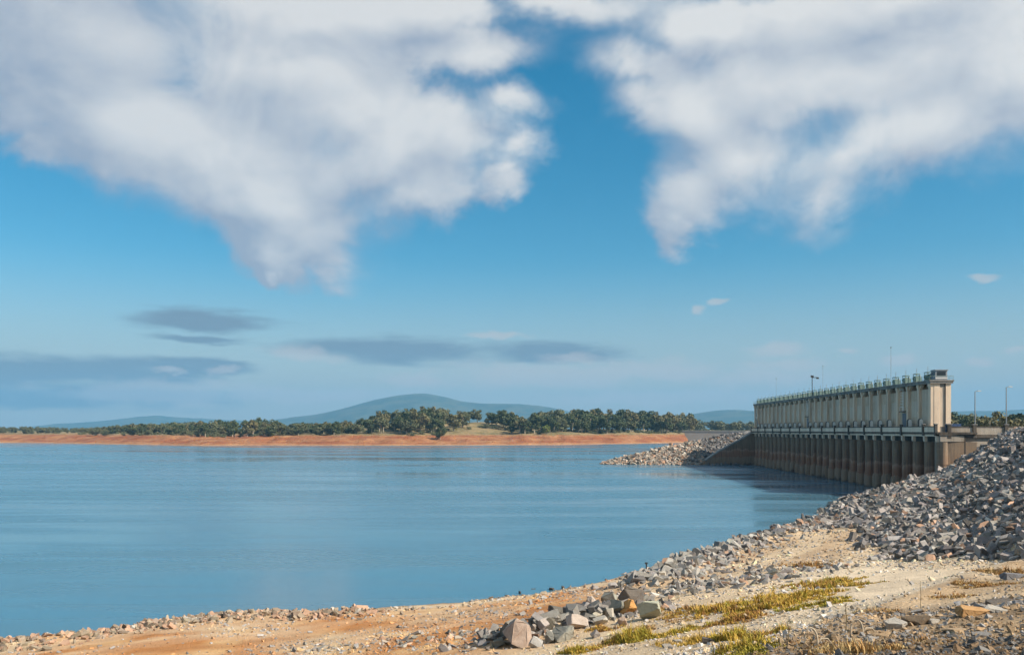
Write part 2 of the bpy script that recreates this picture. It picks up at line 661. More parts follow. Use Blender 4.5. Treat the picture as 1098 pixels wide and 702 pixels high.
ridge = along([(700, 626), (745, 606), (790, 590), (835, 576), (870, 566)])
ridge2 = along([(720, 634), (770, 626), (810, 618), (835, 612)])
left_bar = along([(-30, 697), (60, 687), (130, 677), (200, 667), (280, 660), (340, 660), (385, 658)])
mid_line = along([(420, 655), (470, 651), (540, 644), (600, 634), (660, 622), (700, 612)])
low_line = along([(320, 698), (420, 690), (500, 680), (545, 672)])


heap_line = along([(530, 690), (580, 682), (630, 668), (690, 655)])
brow = along([(835, 700), (880, 682), (930, 663), (985, 641), (1040, 619), (1085, 606), (1130, 596)])
H_plain = H


def H(X, Y):
    """the bank with its heaps of stone"""
    X = np.asarray(X, float)
    Y = np.asarray(Y, float)
    z = H_plain(X, Y)
    z = z + 1.15 * np.exp(-(dist_poly(X, Y, ridge) / 3.2) ** 2) * (0.8 + 0.8 * fbm(X, Y, 0.25, 2))
    z = z + 0.60 * np.exp(-(dist_poly(X, Y, heap_line) / 1.5) ** 2) * (0.8 + 0.9 * fbm(X, Y, 0.4, 2))
    z = z + 0.38 * np.exp(-(dist_poly(X, Y, left_bar) / 1.8) ** 2) * (0.8 + 0.9 * fbm(X, Y, 0.3, 2))
    return z + 0.30 * np.exp(-(dist_poly(X, Y, brow) / 1.1) ** 2)


xs = np.concatenate([np.arange(-95, -22, 0.8), np.arange(-22, 42, 0.26), np.arange(42, 150, 0.8)])
ys = np.concatenate([np.arange(-28, 8, 0.8), np.arange(8, 70, 0.26), np.arange(70, 221.6, 0.6)])
GX, GY = np.meshgrid(xs, ys)
GZ = H(GX, GY)
nx, ny = len(xs), len(ys)
idx = np.arange(nx * ny).reshape(ny, nx)
F4 = np.stack([idx[:-1, :-1], idx[:-1, 1:], idx[1:, 1:], idx[1:, :-1]], -1).reshape(-1, 4)
V3 = np.stack([GX, GY, GZ], -1).reshape(-1, 3)


def ground_colour(X, Y, Z):
    c = np.empty(X.shape + (3,))
    sand = np.array([0.60, 0.46, 0.30])
    pale = np.array([0.68, 0.55, 0.39])
    orange = np.array([0.47, 0.205, 0.065])
    brown = np.array([0.26, 0.175, 0.10])
    c[:] = sand
    n = fbm(X, Y, 0.10, 4)
    n2 = fbm(X + 40, Y, 0.30, 4)

    def blend(w, rgb):
        w = np.clip(w, 0, 1)[..., None]
        c[:] = c * (1 - w) + rgb * w
    # orange clay across the lower beach on the left
    w = np.clip((12 - X) / 8, 0, 1) * np.clip((Z - 0.55) / 0.4, 0, 1) * np.clip((5.6 - Z) / 1.5, 0, 1)
    blend(w * np.clip(0.85 + 1.2 * n, 0, 1), orange)
    blend(w * np.clip(0.0 + 1.6 * n2, 0, 0.7), np.array([0.56, 0.38, 0.19]))
    # pale sandy track below the rock slope
    g = np.exp(-(((X - 20 - (Y - 45) * 0.33) / 7) ** 2)) * np.clip((Y - 26) / 10, 0, 1) * np.clip((100 - Y) / 20, 0, 1)
    blend(g * 1.1, pale)
    # brown soil on the near bank
    yl = np.interp(X / np.maximum(Y, 1.0), brow[:, 0] / brow[:, 1], brow[:, 1], left=brow[0, 1])
    w = np.clip((yl + 0.6 - Y) / 1.6 + 1.2 * n2, 0, 1)
    blend(w * np.clip(0.72 + 1.3 * n, 0.15, 1), brown)
    blend(w * np.clip(0.1 + 1.8 * n2, 0, 0.7), np.array([0.47, 0.33, 0.19]))
    # faint drawdown lines left by the falling lake
    ln = vnoise(Z * 5.0 + 0.6 * n, X * 0.01, 1.0)
    blend(np.clip(ln * 1.6, 0, 0.45) * np.clip((5 - Z) / 2, 0, 1), np.array([0.62, 0.47, 0.31]))
    blend(np.clip(-ln * 1.4, 0, 0.35) * np.clip((5 - Z) / 2, 0, 1), np.array([0.34, 0.19, 0.09]))
    # wet margin
    blend(np.clip((0.22 - Z) / 0.2, 0, 1) * 0.7, np.array([0.17, 0.12, 0.08]))
    return c * (1 + 0.25 * n2[..., None])


def ground_material():
    m, N, b = new_mat('sandy lake shore')
    p = poco(N)
    a = N.node('ShaderNodeAttribute', attribute_name='soil').outputs['Color']
    n1 = N.noise(p, 0.8, 6, 0.65)
    n2 = N.noise(p, 6.0, 6, 0.7)
    vor = N.node('ShaderNodeTexVoronoi', {'Vector': p, 'Scale': 7.0})
    c = N.mix(N.ss(n1, 0.4, 0.7, 0.0, 0.35), a, N.mix(1.0, a, (0.62, 0.55, 0.48), 'MULTIPLY'))
    c = N.mix(N.ss(n2, 0.48, 0.72, 0.0, 0.6), c, N.mix(1.0, a, (0.50, 0.45, 0.42), 'MULTIPLY'))
    c = N.mix(N.ss(n2, 0.40, 0.25, 0.0, 0.5), c, N.mix(1.0, a, (1.3, 1.27, 1.2), 'MULTIPLY'))
    N.l.new(c, b.inputs['Base Color'])
    h = N.m('ADD', N.m('MULTIPLY', n2, 0.7), N.m('MULTIPLY', vor.outputs['Distance'], 0.3))
    bump(N, b, h, 1.0, 0.16)
    b.inputs['Roughness'].default_value = 0.95
    return m


me = np_mesh('shore', V3, F4, ground_material(), True)
set_col(me, 'soil', ground_colour(GX, GY, GZ).reshape(-1, 3))
shore = link(bpy.data.objects.new('shore', me))
tag(shore, 'sandy beige and orange lake shore sloping down to the water', 'shore', kind='structure')

# ------------------------------------------------------------------ the lake
m, N, b = new_mat('lake water')
p = poco(N)
wind = N.noise(N.v('MULTIPLY', p, (0.010, 0.055, 1)), 1.0, 5, 0.6, dist=0.6)
wind2 = N.noise(N.v('MULTIPLY', p, (0.003, 0.016, 1)), 1.0, 3, 0.5)
wmask = N.m('ADD', N.m('MULTIPLY', wind, 0.5), N.m('MULTIPLY', wind2, 0.5))
rip = N.noise(N.v('MULTIPLY', p, (0.6, 1.4, 1)), 1.0, 4, 0.6)
swell = N.noise(N.v('MULTIPLY', p, (0.10, 0.28, 1)), 1.0, 3, 0.5)
h = N.m('ADD', N.m('MULTIPLY', rip, 0.10), N.m('MULTIPLY', swell, 0.4))
bp = N.node('ShaderNodeBump', {'Height': h, 'Strength': N.ss(wmask, 0.38, 0.62, 0.02, 0.15)})
bp.inputs['Distance'].default_value = 0.35
N.l.new(bp.outputs[0], b.inputs['Normal'])
N.set(b.inputs['Roughness'], N.ss(wmask, 0.41, 0.59, 0.10, 0.30))
N.set(b.inputs['Base Color'], N.mix(wind2, (0.050, 0.130, 0.190), (0.070, 0.170, 0.235)))
b.inputs['IOR'].default_value = 1.333
b.inputs['Specular IOR Level'].default_value = 0.5
M_water = m
lake = link(bpy.data.objects.new('lake', np_mesh('lake', [(-4500, -300, 0), (330, -300, 0), (330, 1700, 0), (-4500, 1700, 0)], [(0, 1, 2, 3)], M_water)))
tag(lake, 'calm blue lake with soft wind streaks', 'lake', kind='structure')

m, N, b = new_mat('dry plain')
N.l.new(N.mix(N.noise(poco(N), 0.004, 5, 0.6), (0.16, 0.14, 0.08), (0.07, 0.085, 0.045)), b.inputs['Base Color'])
ground = link(bpy.data.objects.new('ground', np_mesh('ground', [(-15000, -900, -7), (15000, -900, -7), (15000, 17000, -7), (-15000, 17000, -7)], [(0, 1, 2, 3)], m)))
tag(ground, 'dry plain reaching to the foot of the hills', 'ground', kind='structure')

# ------------------------------------------------------------------ far land
sl = [(-260, 473.6), (0, 474.5), (75, 475.2), (140, 476.6), (230, 477.4), (430, 477.6), (560, 476.8), (640, 476.0), (700, 475.2), (760, 473.6), (800, 472.5)]
SX = []
SY = []
for px, py in sl:
    Y = EYE * FPX / (py - HZ)
    SX.append((px - 549) / FPX * Y)
    SY.append(Y)
SX, SY = np.array(SX), np.array(SY)


def far_H(X, Y):
    jit = 26 * fbm(X, Y, 0.012, 4)
    s = Y - np.interp(X, SX, SY) + jit
    bh = 10.5 + 3.0 * np.clip((X - 0) / 150, 0, 1) + 4.5 * fbm(X, Y * 0.3, 0.012, 4)
    z = -4 + np.clip((s + 20) / 20, 0, 1) * 4
    t = np.clip(s / 70, 0, 1)
    gully = np.abs(fbm(X, Y * 0.15, 0.05, 3)) * np.sin(np.pi * np.clip(s / 75, 0, 1))
    z = np.where(s > 0, bh * (t ** 0.75) - 5.5 * gully, z)
    # the low wooded hill left of centre
    hill = 17 * np.exp(-(((X + 95) / 150) ** 2)) * np.clip((s - 60) / 200, 0, 1)
    z = z + hill + np.clip((s - 70) / 500, 0, 1) * 3.0 + np.where(s > 20, 1.2 * fbm(X, Y, 0.03, 3), 0)
    return z, s


fx = np.concatenate([np.arange(-3200, -800, 30), np.arange(-800, 330, 5.0), np.arange(330, 2200, 40)])
fy = np.concatenate([np.arange(880, 1450, 5.0), np.arange(1450, 4300, 40)])
FX, FY = np.meshgrid(fx, fy)
FZ, FS = far_H(FX, FY)
n_x, n_y = len(fx), len(fy)
idx = np.arange(n_x * n_y).reshape(n_y, n_x)
FF = np.stack([idx[:-1, :-1], idx[:-1, 1:], idx[1:, 1:], idx[1:, :-1]], -1).reshape(-1, 4)

m, N, b = new_mat('bare orange bank and dry grass')
p = poco(N)
z = N.node('ShaderNodeSeparateXYZ', {0: p}).outputs[2]
n1 = N.noise(p, 0.03, 5, 0.6)
n2 = N.noise(N.v('MULTIPLY', p, (1, 1, 3)), 0.11, 5, 0.65)
n3 = N.noise(p, 0.008, 3, 0.5)
bank = N.mix(N.ss(n1, 0.4, 0.62), (0.23, 0.075, 0.030), (0.32, 0.145, 0.062))
bank = N.mix(N.ss(n2, 0.50, 0.70, 0, 0.75), bank, (0.22, 0.075, 0.035))
strat = N.noise(N.v('MULTIPLY', p, (0.012, 0.012, 1.3)), 1.0, 4, 0.6)
bank = N.mix(N.ss(strat, 0.50, 0.64, 0, 0.5), bank, (0.40, 0.22, 0.105))
bank = N.mix(N.ss(z, 2.0, 0.6, 0, 0.5), bank, (0.42, 0.26, 0.14))
grass = N.mix(N.ss(n1, 0.42, 0.6), (0.27, 0.20, 0.10), (0.15, 0.13, 0.06))
grass = N.mix(N.ss(n2, 0.5, 0.75, 0, 0.6), grass, (0.33, 0.21, 0.11))
zl = N.m('ADD', z, N.m('MULTIPLY', N.m('SUBTRACT', n2, 0.5), 7.0))
N.l.new(N.mix(N.ss(zl, 9.8, 12.2), bank, grass), b.inputs['Base Color'])
bump(N, b, n2, 0.9, 4.0)
me = np_mesh('far_shore', np.stack([FX, FY, FZ], -1).reshape(-1, 3), FF, m, True)
far_shore = link(bpy.data.objects.new('far_shore', me))
tag(far_shore, 'far shore with a bare orange bank below dry grass', 'shore', kind='structure')

# land downstream of the dam (right, beyond the parapet)
dx = np.arange(122, 900, 14.0)
dy = np.arange(232, 1100, 14.0)
DX, DY = np.meshgrid(dx, dy)


def down_H(X, Y):
    return 6.0 + 7.0 * np.clip((Y - 330) / 300, 0, 1) + 2.5 * fbm(X, Y, 0.012, 3)


DZ = np.where(DX < np.maximum(136, 0.30 * DY), -6.0, down_H(DX, DY))
n_x, n_y = len(dx), len(dy)
idx = np.arange(n_x * n_y).reshape(n_y, n_x)
DF = np.stack([idx[:-1, :-1], idx[:-1, 1:], idx[1:, 1:], idx[1:, :-1]], -1).reshape(-1, 4)
m, N, b = new_mat('dry downstream pasture')
n1 = N.noise(poco(N), 0.03, 5, 0.6)
N.l.new(N.mix(N.ss(n1, 0.4, 0.62), (0.27, 0.215, 0.12), (0.13, 0.13, 0.065)), b.inputs['Base Color'])
o = link(bpy.data.objects.new('pasture', np_mesh('pasture', np.stack([DX, DY, DZ], -1).reshape(-1, 3), DF, m, True)))
tag(o, 'dry pasture on the valley floor behind the dam', 'pasture', kind='structure')

# ------------------------------------------------------------------ mountains


def mountain(name, label, prof, Y, depth, mat, seed):
    px = np.array([p_[0] for p_ in prof], float)
    hy = np.array([(HZ - p_[1]) / FPX * Y + EYE for p_ in prof])
    X = (px - 549) / FPX * Y
    gx = np.linspace(X[0], X[-1], 150)
    gt = np.linspace(-1, 1, 31)
    A, T = np.meshgrid(gx, gt)
    top = np.interp(A, X, hy)
    k = max(3, int(len(gx) / 22))
    top = np.apply_along_axis(lambda r: np.convolve(np.pad(r, k // 2, mode='edge'), np.ones(k) / k, 'valid')[:len(r)], 1, top)
    sp = np.clip(1 - np.abs(T) ** 1.4, 0, 1)
    nz = fbm(A / 400 + seed, T * depth / 400, 1.0, 5)
    Zm = top * sp * (1 + 0.35 * nz * (1 - sp)) + 14 * nz * sp - 8 + np.where(sp < 0.02, -5, 0)
    i = np.arange(A.size).reshape(A.shape)
    f = np.stack([i[:-1, :-1], i[:-1, 1:], i[1:, 1:], i[1:, :-1]], -1).reshape(-1, 4)
    o = link(bpy.data.objects.new(name, np_mesh(name, np.stack([A, Y + T * depth, Zm], -1).reshape(-1, 3), f, mat, True)))
    tag(o, label, 'mountain', kind='structure')
    return o


m, N, b = new_mat('forested mountain')
n1 = N.noise(poco(N), 0.004, 6, 0.65)
N.l.new(N.mix(N.ss(n1, 0.4, 0.6), (0.035, 0.055, 0.035), (0.075, 0.085, 0.05)), b.inputs['Base Color'])
M_mount = m
mountain('mountain', 'broad blue mountain beyond the wooded far shore',
         [(270, 452), (310, 447), (340, 443.5), (368, 437), (395, 429), (420, 423.5), (440, 421.5), (458, 421), (475, 424), (495, 430), (515, 432), (560, 432.5), (585, 435), (610, 441), (640, 448)], 12500, 1800, M_mount, 3)
mountain('mountain', 'low faint ridge above the trees at far left', [(60, 454), (120, 450), (150, 446), (170, 444.5), (190, 447), (225, 448.5), (260, 450), (310, 454)], 14500, 1500, M_mount, 9)
mountain('mountain', 'long low blue ridge behind the dam', [(690, 452), (735, 444), (760, 440), (785, 438.5), (810, 440), (900, 442), (1000, 441), (1045, 440), (1098, 438), (1180, 440), (1260, 446)], 11500, 1500, M_mount, 21)

# ------------------------------------------------------------------ rocks


def hull(n, seed, flat=1.0):
    """a block broken by random planes: flat facets and sharp edges"""
    r = random.Random(seed)
    bm = bmesh.new()
    bmesh.ops.create_cube(bm, size=2.0, matrix=Matrix.Diagonal((1, r.uniform(0.6, 0.95), flat, 1)))
    for i in range(n):
        d = Vector((r.gauss(0, 1), r.gauss(0, 1), r.gauss(0, 0.8))).normalized()
        ext_ = max(d.dot(v.co) for v in bm.verts)
        bmesh.ops.bisect_plane(bm, geom=bm.verts[:] + bm.edges[:] + bm.faces[:], plane_co=d * ext_ * r.uniform(0.40, 0.86), plane_no=d, clear_outer=True)
        be = [e for e in bm.edges if e.is_boundary]
        if be:
            bmesh.ops.contextual_create(bm, geom=be)
    bmesh.ops.triangulate(bm, faces=bm.faces[:])
    bmesh.ops.recalc_face_normals(bm, faces=bm.faces[:])
    vs = np.array([v.co[:] for v in bm.verts])
    vs -= (vs.max(0) + vs.min(0)) / 2
    vs /= np.abs(vs).max()          # half size 1
    bm.verts.index_update()
    fs = np.array([[v.index for v in f.verts] for f in bm.faces])
    bm.free()
    return vs, fs


ROCKS = [hull(random.Random(i).randint(5, 8), 100 + i, 0.45 + 0.4 * (i % 4) / 3) for i in range(26)]
PEBBLES = [hull(3, 400 + i, 0.7) for i in range(8)]


def chip_mesh(vs, fs, seed):
    """a worked boulder: the hull with chipped edges and broken faces"""
    bm = bmesh.new()
    bv = [bm.verts.new(v) for v in vs]
    for f in fs:
        bm.faces.new([bv[i] for i in f])
    bmesh.ops.dissolve_limit(bm, angle_limit=0.25, verts=bm.verts[:], edges=bm.edges[:])
    bmesh.ops.bevel(bm, geom=bm.edges[:], offset=0.045, segments=1, affect='EDGES')
    bmesh.ops.triangulate(bm, faces=bm.faces[:])
    bmesh.ops.subdivide_edges(bm, edges=[e for e in bm.edges if e.calc_length() > 0.4], cuts=1)
    bmesh.ops.triangulate(bm, faces=bm.faces[:])
    r = random.Random(seed)
    for v in bm.verts:
        v.co += Vector((r.uniform(-1, 1), r.uniform(-1, 1), r.uniform(-1, 1))) * 0.035
    me_ = bpy.data.meshes.new('boulder')
    bm.to_mesh(me_)
    bm.free()
    me_.materials.append(M_rock)
    return me_


BOULDER_ME = [chip_mesh(*ROCKS[i], 50 + i) for i in range(len(ROCKS))]
STONE_ME = []
for vs, fs in ROCKS:
    STONE_ME.append(np_mesh('stone', vs, fs, M_rock))


def rand_rots(n, tilt):
    """random rotation matrices: full turn about z, tilt limited"""
    az = rng.uniform(0, 2 * np.pi, n)
    ax = rng.normal(0, tilt, n)
    ay = rng.normal(0, tilt, n)
    c, s = np.cos(az), np.sin(az)
    Rz = np.zeros((n, 3, 3))
    Rz[:, 0, 0] = c
    Rz[:, 0, 1] = -s
    Rz[:, 1, 0] = s
    Rz[:, 1, 1] = c
    Rz[:, 2, 2] = 1
    Rx = np.zeros((n, 3, 3))
    Rx[:, 0, 0] = 1
    Rx[:, 1, 1] = np.cos(ax)
    Rx[:, 1, 2] = -np.sin(ax)
    Rx[:, 2, 1] = np.sin(ax)
    Rx[:, 2, 2] = np.cos(ax)
    Ry = np.zeros((n, 3, 3))
    Ry[:, 1, 1] = 1
    Ry[:, 0, 0] = np.cos(ay)
    Ry[:, 0, 2] = np.sin(ay)
    Ry[:, 2, 0] = -np.sin(ay)
    Ry[:, 2, 2] = np.cos(ay)
    return Rx @ Ry @ Rz


def bulk(name, protos, pos, size, colour, parent, tilt=0.5, mat=None, aspect=0.35):
    """many small stones as one mesh"""
    n = len(pos)
    R = rand_rots(n, tilt)
    sc = size[:, None] * np.exp(np.clip(rng.normal(0, aspect, (n, 3)), -0.7, 0.55) * np.array([1, 1, 0.7])) * np.array([1.15, 0.95, 0.68])
    which = rng.integers(0, len(protos), n)
    VV, FFs, CC = [], [], []
    off = 0
    for k, (vs, fs) in enumerate(protos):
        sel = np.nonzero(which == k)[0]
        if not len(sel):
            continue
        v = vs[None] * sc[sel][:, None]
        v = np.einsum('nij,nkj->nki', R[sel], v) + pos[sel][:, None]
        VV.append(v.reshape(-1, 3))
        f = fs[None] + (np.arange(len(sel)) * len(vs))[:, None, None] + off
        FFs.append(f.reshape(-1, 3))
        CC.append(np.repeat(colour[sel], len(vs), 0))
        off += len(sel) * len(vs)
    me_ = np_mesh(name, np.concatenate(VV), np.concatenate(FFs), mat or M_rock_bulk)
    set_col(me_, 'rock_colour', np.concatenate(CC))
    o_ = link(bpy.data.objects.new(name, me_), parent)
    o_['kind'] = 'stuff'
    return o_


def rock_cols(n, warm=0.12, lo=0.13, hi=0.30, tint=(1.0, 0.97, 0.95)):
    v = rng.uniform(lo, hi, n)
    c = v[:, None] * np.array(tint)[None] * (1 + rng.normal(0, 0.018, (n, 3)))
    w = rng.random(n) < warm
    c[w] = v[w][:, None] * np.array([1.55, 1.0, 0.68])[None]
    p_ = rng.random(n) < 0.06
    c[p_] = v[p_][:, None] * np.array([1.7, 1.6, 1.4])[None]
    return np.clip(c, 0.03, 0.7)


def proj(P):
    return 549 + P[:, 0] / P[:, 1] * FPX, HZ + (EYE - P[:, 2]) / P[:, 1] * FPX


def slope_stones(n, keep, size_fn, parent, cols, n_parts, sink=0.15, name='stone', bulk_name='rubble', box=None, tilt=0.55):
    """scatter stones over the bank where keep() allows; the largest seen ones become single parts"""
    (xa, xb), (ya, yb) = box
    X = rng.uniform(xa, xb, n)
    Y = rng.uniform(ya, yb, n)
    w = keep(X, Y)
    sel = rng.random(n) < w
    X, Y = X[sel], Y[sel]
    Z = H(X, Y)
    size = size_fn(X, Y) * np.exp(np.clip(rng.normal(0, 0.34, len(X)), -0.8, 0.55))
    pos = np.stack([X, Y, Z + size * sink], 1)
    ux, uy = proj(pos)
    vis = (ux > -25) & (ux < 1125) & (uy < 725) & (Y > 8)
    pos, size = pos[vis], size[vis]
    c = cols(len(pos))
    app = size / pos[:, 1]
    order = np.argsort(-app)
    if n_parts:
        R = rand_rots(n_parts, tilt)
        for j, i in enumerate(order[:n_parts]):
            o_ = bpy.data.objects.new(name, STONE_ME[random.randrange(len(STONE_ME))])
            s_ = np.exp(np.clip(rng.normal(0, 0.25, 3), -0.45, 0.4)) * size[i]
            o_.matrix_world = Matrix.Translation(pos[i]) @ Matrix(R[j].tolist()).to_4x4() @ Matrix.Diagonal((s_[0] * 1.15, s_[1] * 0.95, s_[2] * 0.62, 1))
            o_.color = (*c[i], 1)
            link(o_, parent)
    rest = order[n_parts:]
    if len(rest):
        bulk(bulk_name, ROCKS, pos[rest], size[rest], c[rest], parent, tilt)
    print('stones', bulk_name, len(pos))


# --- the rock-armoured slope on the right
armour = empty('rock_slope', (45, 90, 8))
armour.location = (0, 0, 0)
tag(armour, 'steep slope of broken grey rocks running up to the dam end', 'rock slope', kind='structure')


def keep_armour(X, Y):
    d = crest_d(X, Y)
    over = riprap(X, Y) - bench(X, Y)
    return ((over > -0.25 + 0.9 * fbm(X, Y, 0.25, 2)) & (d > -6) & (Y < 220.5) & (H(X, Y) > -0.6)) * 1.0


slope_stones(52000, keep_armour, lambda X, Y: 0.36 + 0.16 * np.clip((Y - 60) / 120, 0, 1), armour,
             lambda n: rock_cols(n, 0.08, 0.085, 0.37, (1.06, 0.98, 0.91)), 300, 0.22, box=((20, 150), (44, 221)))

# --- loose rubble and cobbles on the shore
def keep_rubble(X, Y):
    d1_ = dist_poly(X, Y, ridge)
    d2_ = dist_poly(X, Y, ridge2)
    return np.maximum(np.exp(-(d1_ / 4.2) ** 2), 0.85 * np.exp(-(d2_ / 4.4) ** 2)) * np.clip(0.9 + 1.2 * fbm(X, Y, 0.3, 2), 0.1, 1)


slope_stones(16000, keep_rubble, lambda X, Y: 0.20 + 0.26 * np.exp(-(dist_poly(X, Y, ridge) / 3.0) ** 2), shore,
             lambda n: rock_cols(n, 0.10, 0.13, 0.36, (1.03, 0.97, 0.89)), 130, 0.35, box=((8, 60), (60, 160)))


def keep_bar(X, Y):
    d1_ = dist_poly(X, Y, left_bar)
    d2_ = dist_poly(X, Y, mid_line)
    return np.maximum(np.exp(-(d1_ / 2.6) ** 2), 0.10 * np.exp(-(d2_ / 0.9) ** 2))


slope_stones(30000, keep_bar, lambda X, Y: np.full(np.shape(X), 0.19), shore,
             lambda n: rock_cols(n, 0.35, 0.15, 0.34, (1.16, 0.93, 0.68)), 110, 0.35, box=((-60, 25), (55, 115)))


def keep_low(X, Y):
    return np.exp(-(dist_poly(X, Y, low_line) / 1.6) ** 2) * 0.7


slope_stones(6000, keep_low, lambda X, Y: np.full(np.shape(X), 0.13), shore,
             lambda n: rock_cols(n, 0.18, 0.18, 0.38, (1.06, 0.97, 0.84)), 0, 0.3, box=((-25, 8), (40, 85)))

# gravel: everywhere, thickest below the rock slope and round the boulders
n = 110000
Y = 12 + 118 * rng.random(n) ** 1.9
X = Y * rng.uniform(-0.60, 0.62, n)
dens = np.clip(0.45 + 1.3 * fbm(X, Y, 0.16, 3), 0.05, 1)
trk = np.exp(-(((X - 20 - (Y - 45) * 0.33) / 4.5) ** 2)) * np.clip((Y - 30) / 8, 0, 1)
foot = np.exp(-np.maximum(bench(X, Y) - riprap(X, Y), 0) / 1.2)
dens = np.clip(dens * 0.75 * (1 - 0.9 * trk) + 0.8 * foot + 0.35 * (Y < 30), 0, 1)
Zg = H(X, Y)
sel = (rng.random(n) < dens) & (Zg > 0.0)
X, Y, Zg = X[sel], Y[sel], Zg[sel]
size = (0.014 + 0.0006 * Y) * np.exp(rng.normal(0, 0.45, len(X)))
c = ground_colour(X, Y, Zg) * rng.uniform(0.55, 1.25, len(X))[:, None]
gs = rng.random(len(X)) < 0.45
c[gs] = c[gs].mean(1, keepdims=True) * np.array([1.03, 0.98, 0.92])
o = bulk('gravel', PEBBLES, np.stack([X, Y, Zg + size * 0.25], 1), size, np.clip(c, 0.03, 0.62), None, 0.5)
tag(o, 'loose gravel scattered over the sandy shore', 'gravel')

# --- single boulders of the foreground pile, (px centre, px base, px wide, px high, colour, label)
G1, G2, G3 = (0.27, 0.25, 0.22), (0.18, 0.165, 0.15), (0.37, 0.345, 0.30)
PINK, OCH, DK = (0.36, 0.27, 0.21), (0.46, 0.25, 0.09), (0.12, 0.105, 0.09)
PILE = [
    (698, 664, 24, 17, G3, 'rounded pale grey boulder alone at the right end of the pile', 0),
    (676, 660, 17, 15, OCH, 'ochre orange faced boulder just left of the rounded pale boulder', 1),
    (675, 650, 27, 17, DK, 'dark brown wedge boulder on top behind the ochre one', 2),
    (663, 660, 20, 14, G2, 'grey block leaning against the left of the ochre boulder', 3),
    (634, 651, 13, 13, G3, 'upright pale boulder near the top of the pile', 4),
    (654, 647, 16, 12, G1, 'pale angular boulder at the back of the pile, left of the dark wedge', 5),
    (577, 669, 12, 19, G1, 'tall pointed grey boulder standing like a spire', 6),
    (558, 694, 32, 22, PINK, 'large pinkish wedge boulder at the front left of the pile', 7),
    (562, 673, 10, 9, PINK, 'small pinkish block between spire and wedge boulders', 8),
    (620, 662, 30, 9, G2, 'long flat slab lying across the middle of the pile', 9),
    (617, 675, 24, 11, G3, 'broad pale boulder in the middle below the long slab', 10),
    (575, 694, 15, 11, (0.31, 0.33, 0.28), 'greenish grey squat boulder right of the pink wedge', 11),
    (603, 689, 26, 10, G1, 'flat tilted grey slab at the front edge of the pile', 12),
    (590, 690, 9, 12, G2, 'narrow grey block beside the greenish squat boulder', 13),
    (581, 681, 14, 10, G3, 'pale flat topped boulder below the spire', 14),
    (534, 695, 14, 9, G2, 'small dull grey boulder at the far left end of the pile', 15),
    (547, 686, 26, 12, G2, 'dark grey boulder behind the pink wedge', 16),
    (601, 661, 22, 9, DK, 'dark low boulder behind the long slab', 17),
    (640, 665, 12, 9, G3, 'small pale cube shaped boulder at the pile middle', 18),
    (654, 663, 9, 10, G3, 'narrow white stone left of the grey leaning block', 19),
    (645, 670, 16, 7, G3, 'low pale stone in front of the small cube boulder', 20),
    (668, 672, 12, 6, PINK, 'low pinkish stone in the dry grass below the ochre boulder', 21),
    (639, 684, 9, 10, G2, 'upright grey stone in the grass in front of the pile', 22),
    (590, 675, 12, 12, DK, 'dark block in the shade under the spire boulder', 23),
    (570, 682, 11, 9, G1, 'grey block wedged above the pink wedge boulder', 24),
    (607, 656, 9, 5, DK, 'small dark stone lying on the clay behind the pile', 25),
]
HEAP = []
for i, (px, pb, w, hgt, colr, lab, si) in enumerate(PILE):
    x, y, zz = hit(px, pb)
    mpp = y / FPX
    o = bpy.data.objects.new('boulder', BOULDER_ME[si])
    o.color = (*[min(0.7, q * random.uniform(1.0, 1.15)) for q in colr], 1)
    o.rotation_euler = (random.uniform(-.75, .75), random.uniform(-.75, .75), random.uniform(0, 6.28))
    vs = ROCKS[si][0]
    R_ = o.rotation_euler.to_matrix()
    rv = np.array([(R_ @ Vector(v))[:] for v in vs])
    ext = (rv.max(0) - rv.min(0))
    s = w * mpp / ext[0] * 1.18
    sz = hgt * mpp / ext[2] * 1.25
    sm = (s * s * sz) ** (1 / 3)
    o.scale = (sm * 0.5 + s * 0.5, sm * 0.6 + s * 0.4, sm * 0.45 + sz * 0.55)
    rv = np.array([(R_ @ Vector((v[0] * o.scale[0], v[1] * o.scale[1], v[2] * o.scale[2])))[:] for v in vs])
    o.location = (x, y + rv[:, 1].max() * 0.7, zz - rv[:, 2].min() - 0.13 * (rv[:, 2].max() - rv[:, 2].min()))
    # settle on the ground under the middle
    gz = float(H(o.location.x, o.location.y))
    o.location.z = gz - rv[:, 2].min() - 0.16 * (rv[:, 2].max() - rv[:, 2].min())
    link(o)
    tag(o, lab, 'boulder', 'boulders of the foreground pile')
# smaller stones chinking the pile
def keep_heap(X, Y):
    return np.exp(-(dist_poly(X, Y, heap_line) / 1.9) ** 2)


slope_stones(7000, keep_heap, lambda X, Y: 0.12 + 0.24 * np.exp(-(dist_poly(X, Y, heap_line) / 1.2) ** 2), shore,
             lambda n: rock_cols(n, 0.12, 0.12, 0.34, (1.03, 0.97, 0.89)), 130, 0.3, box=((-8, 16), (42, 75)))

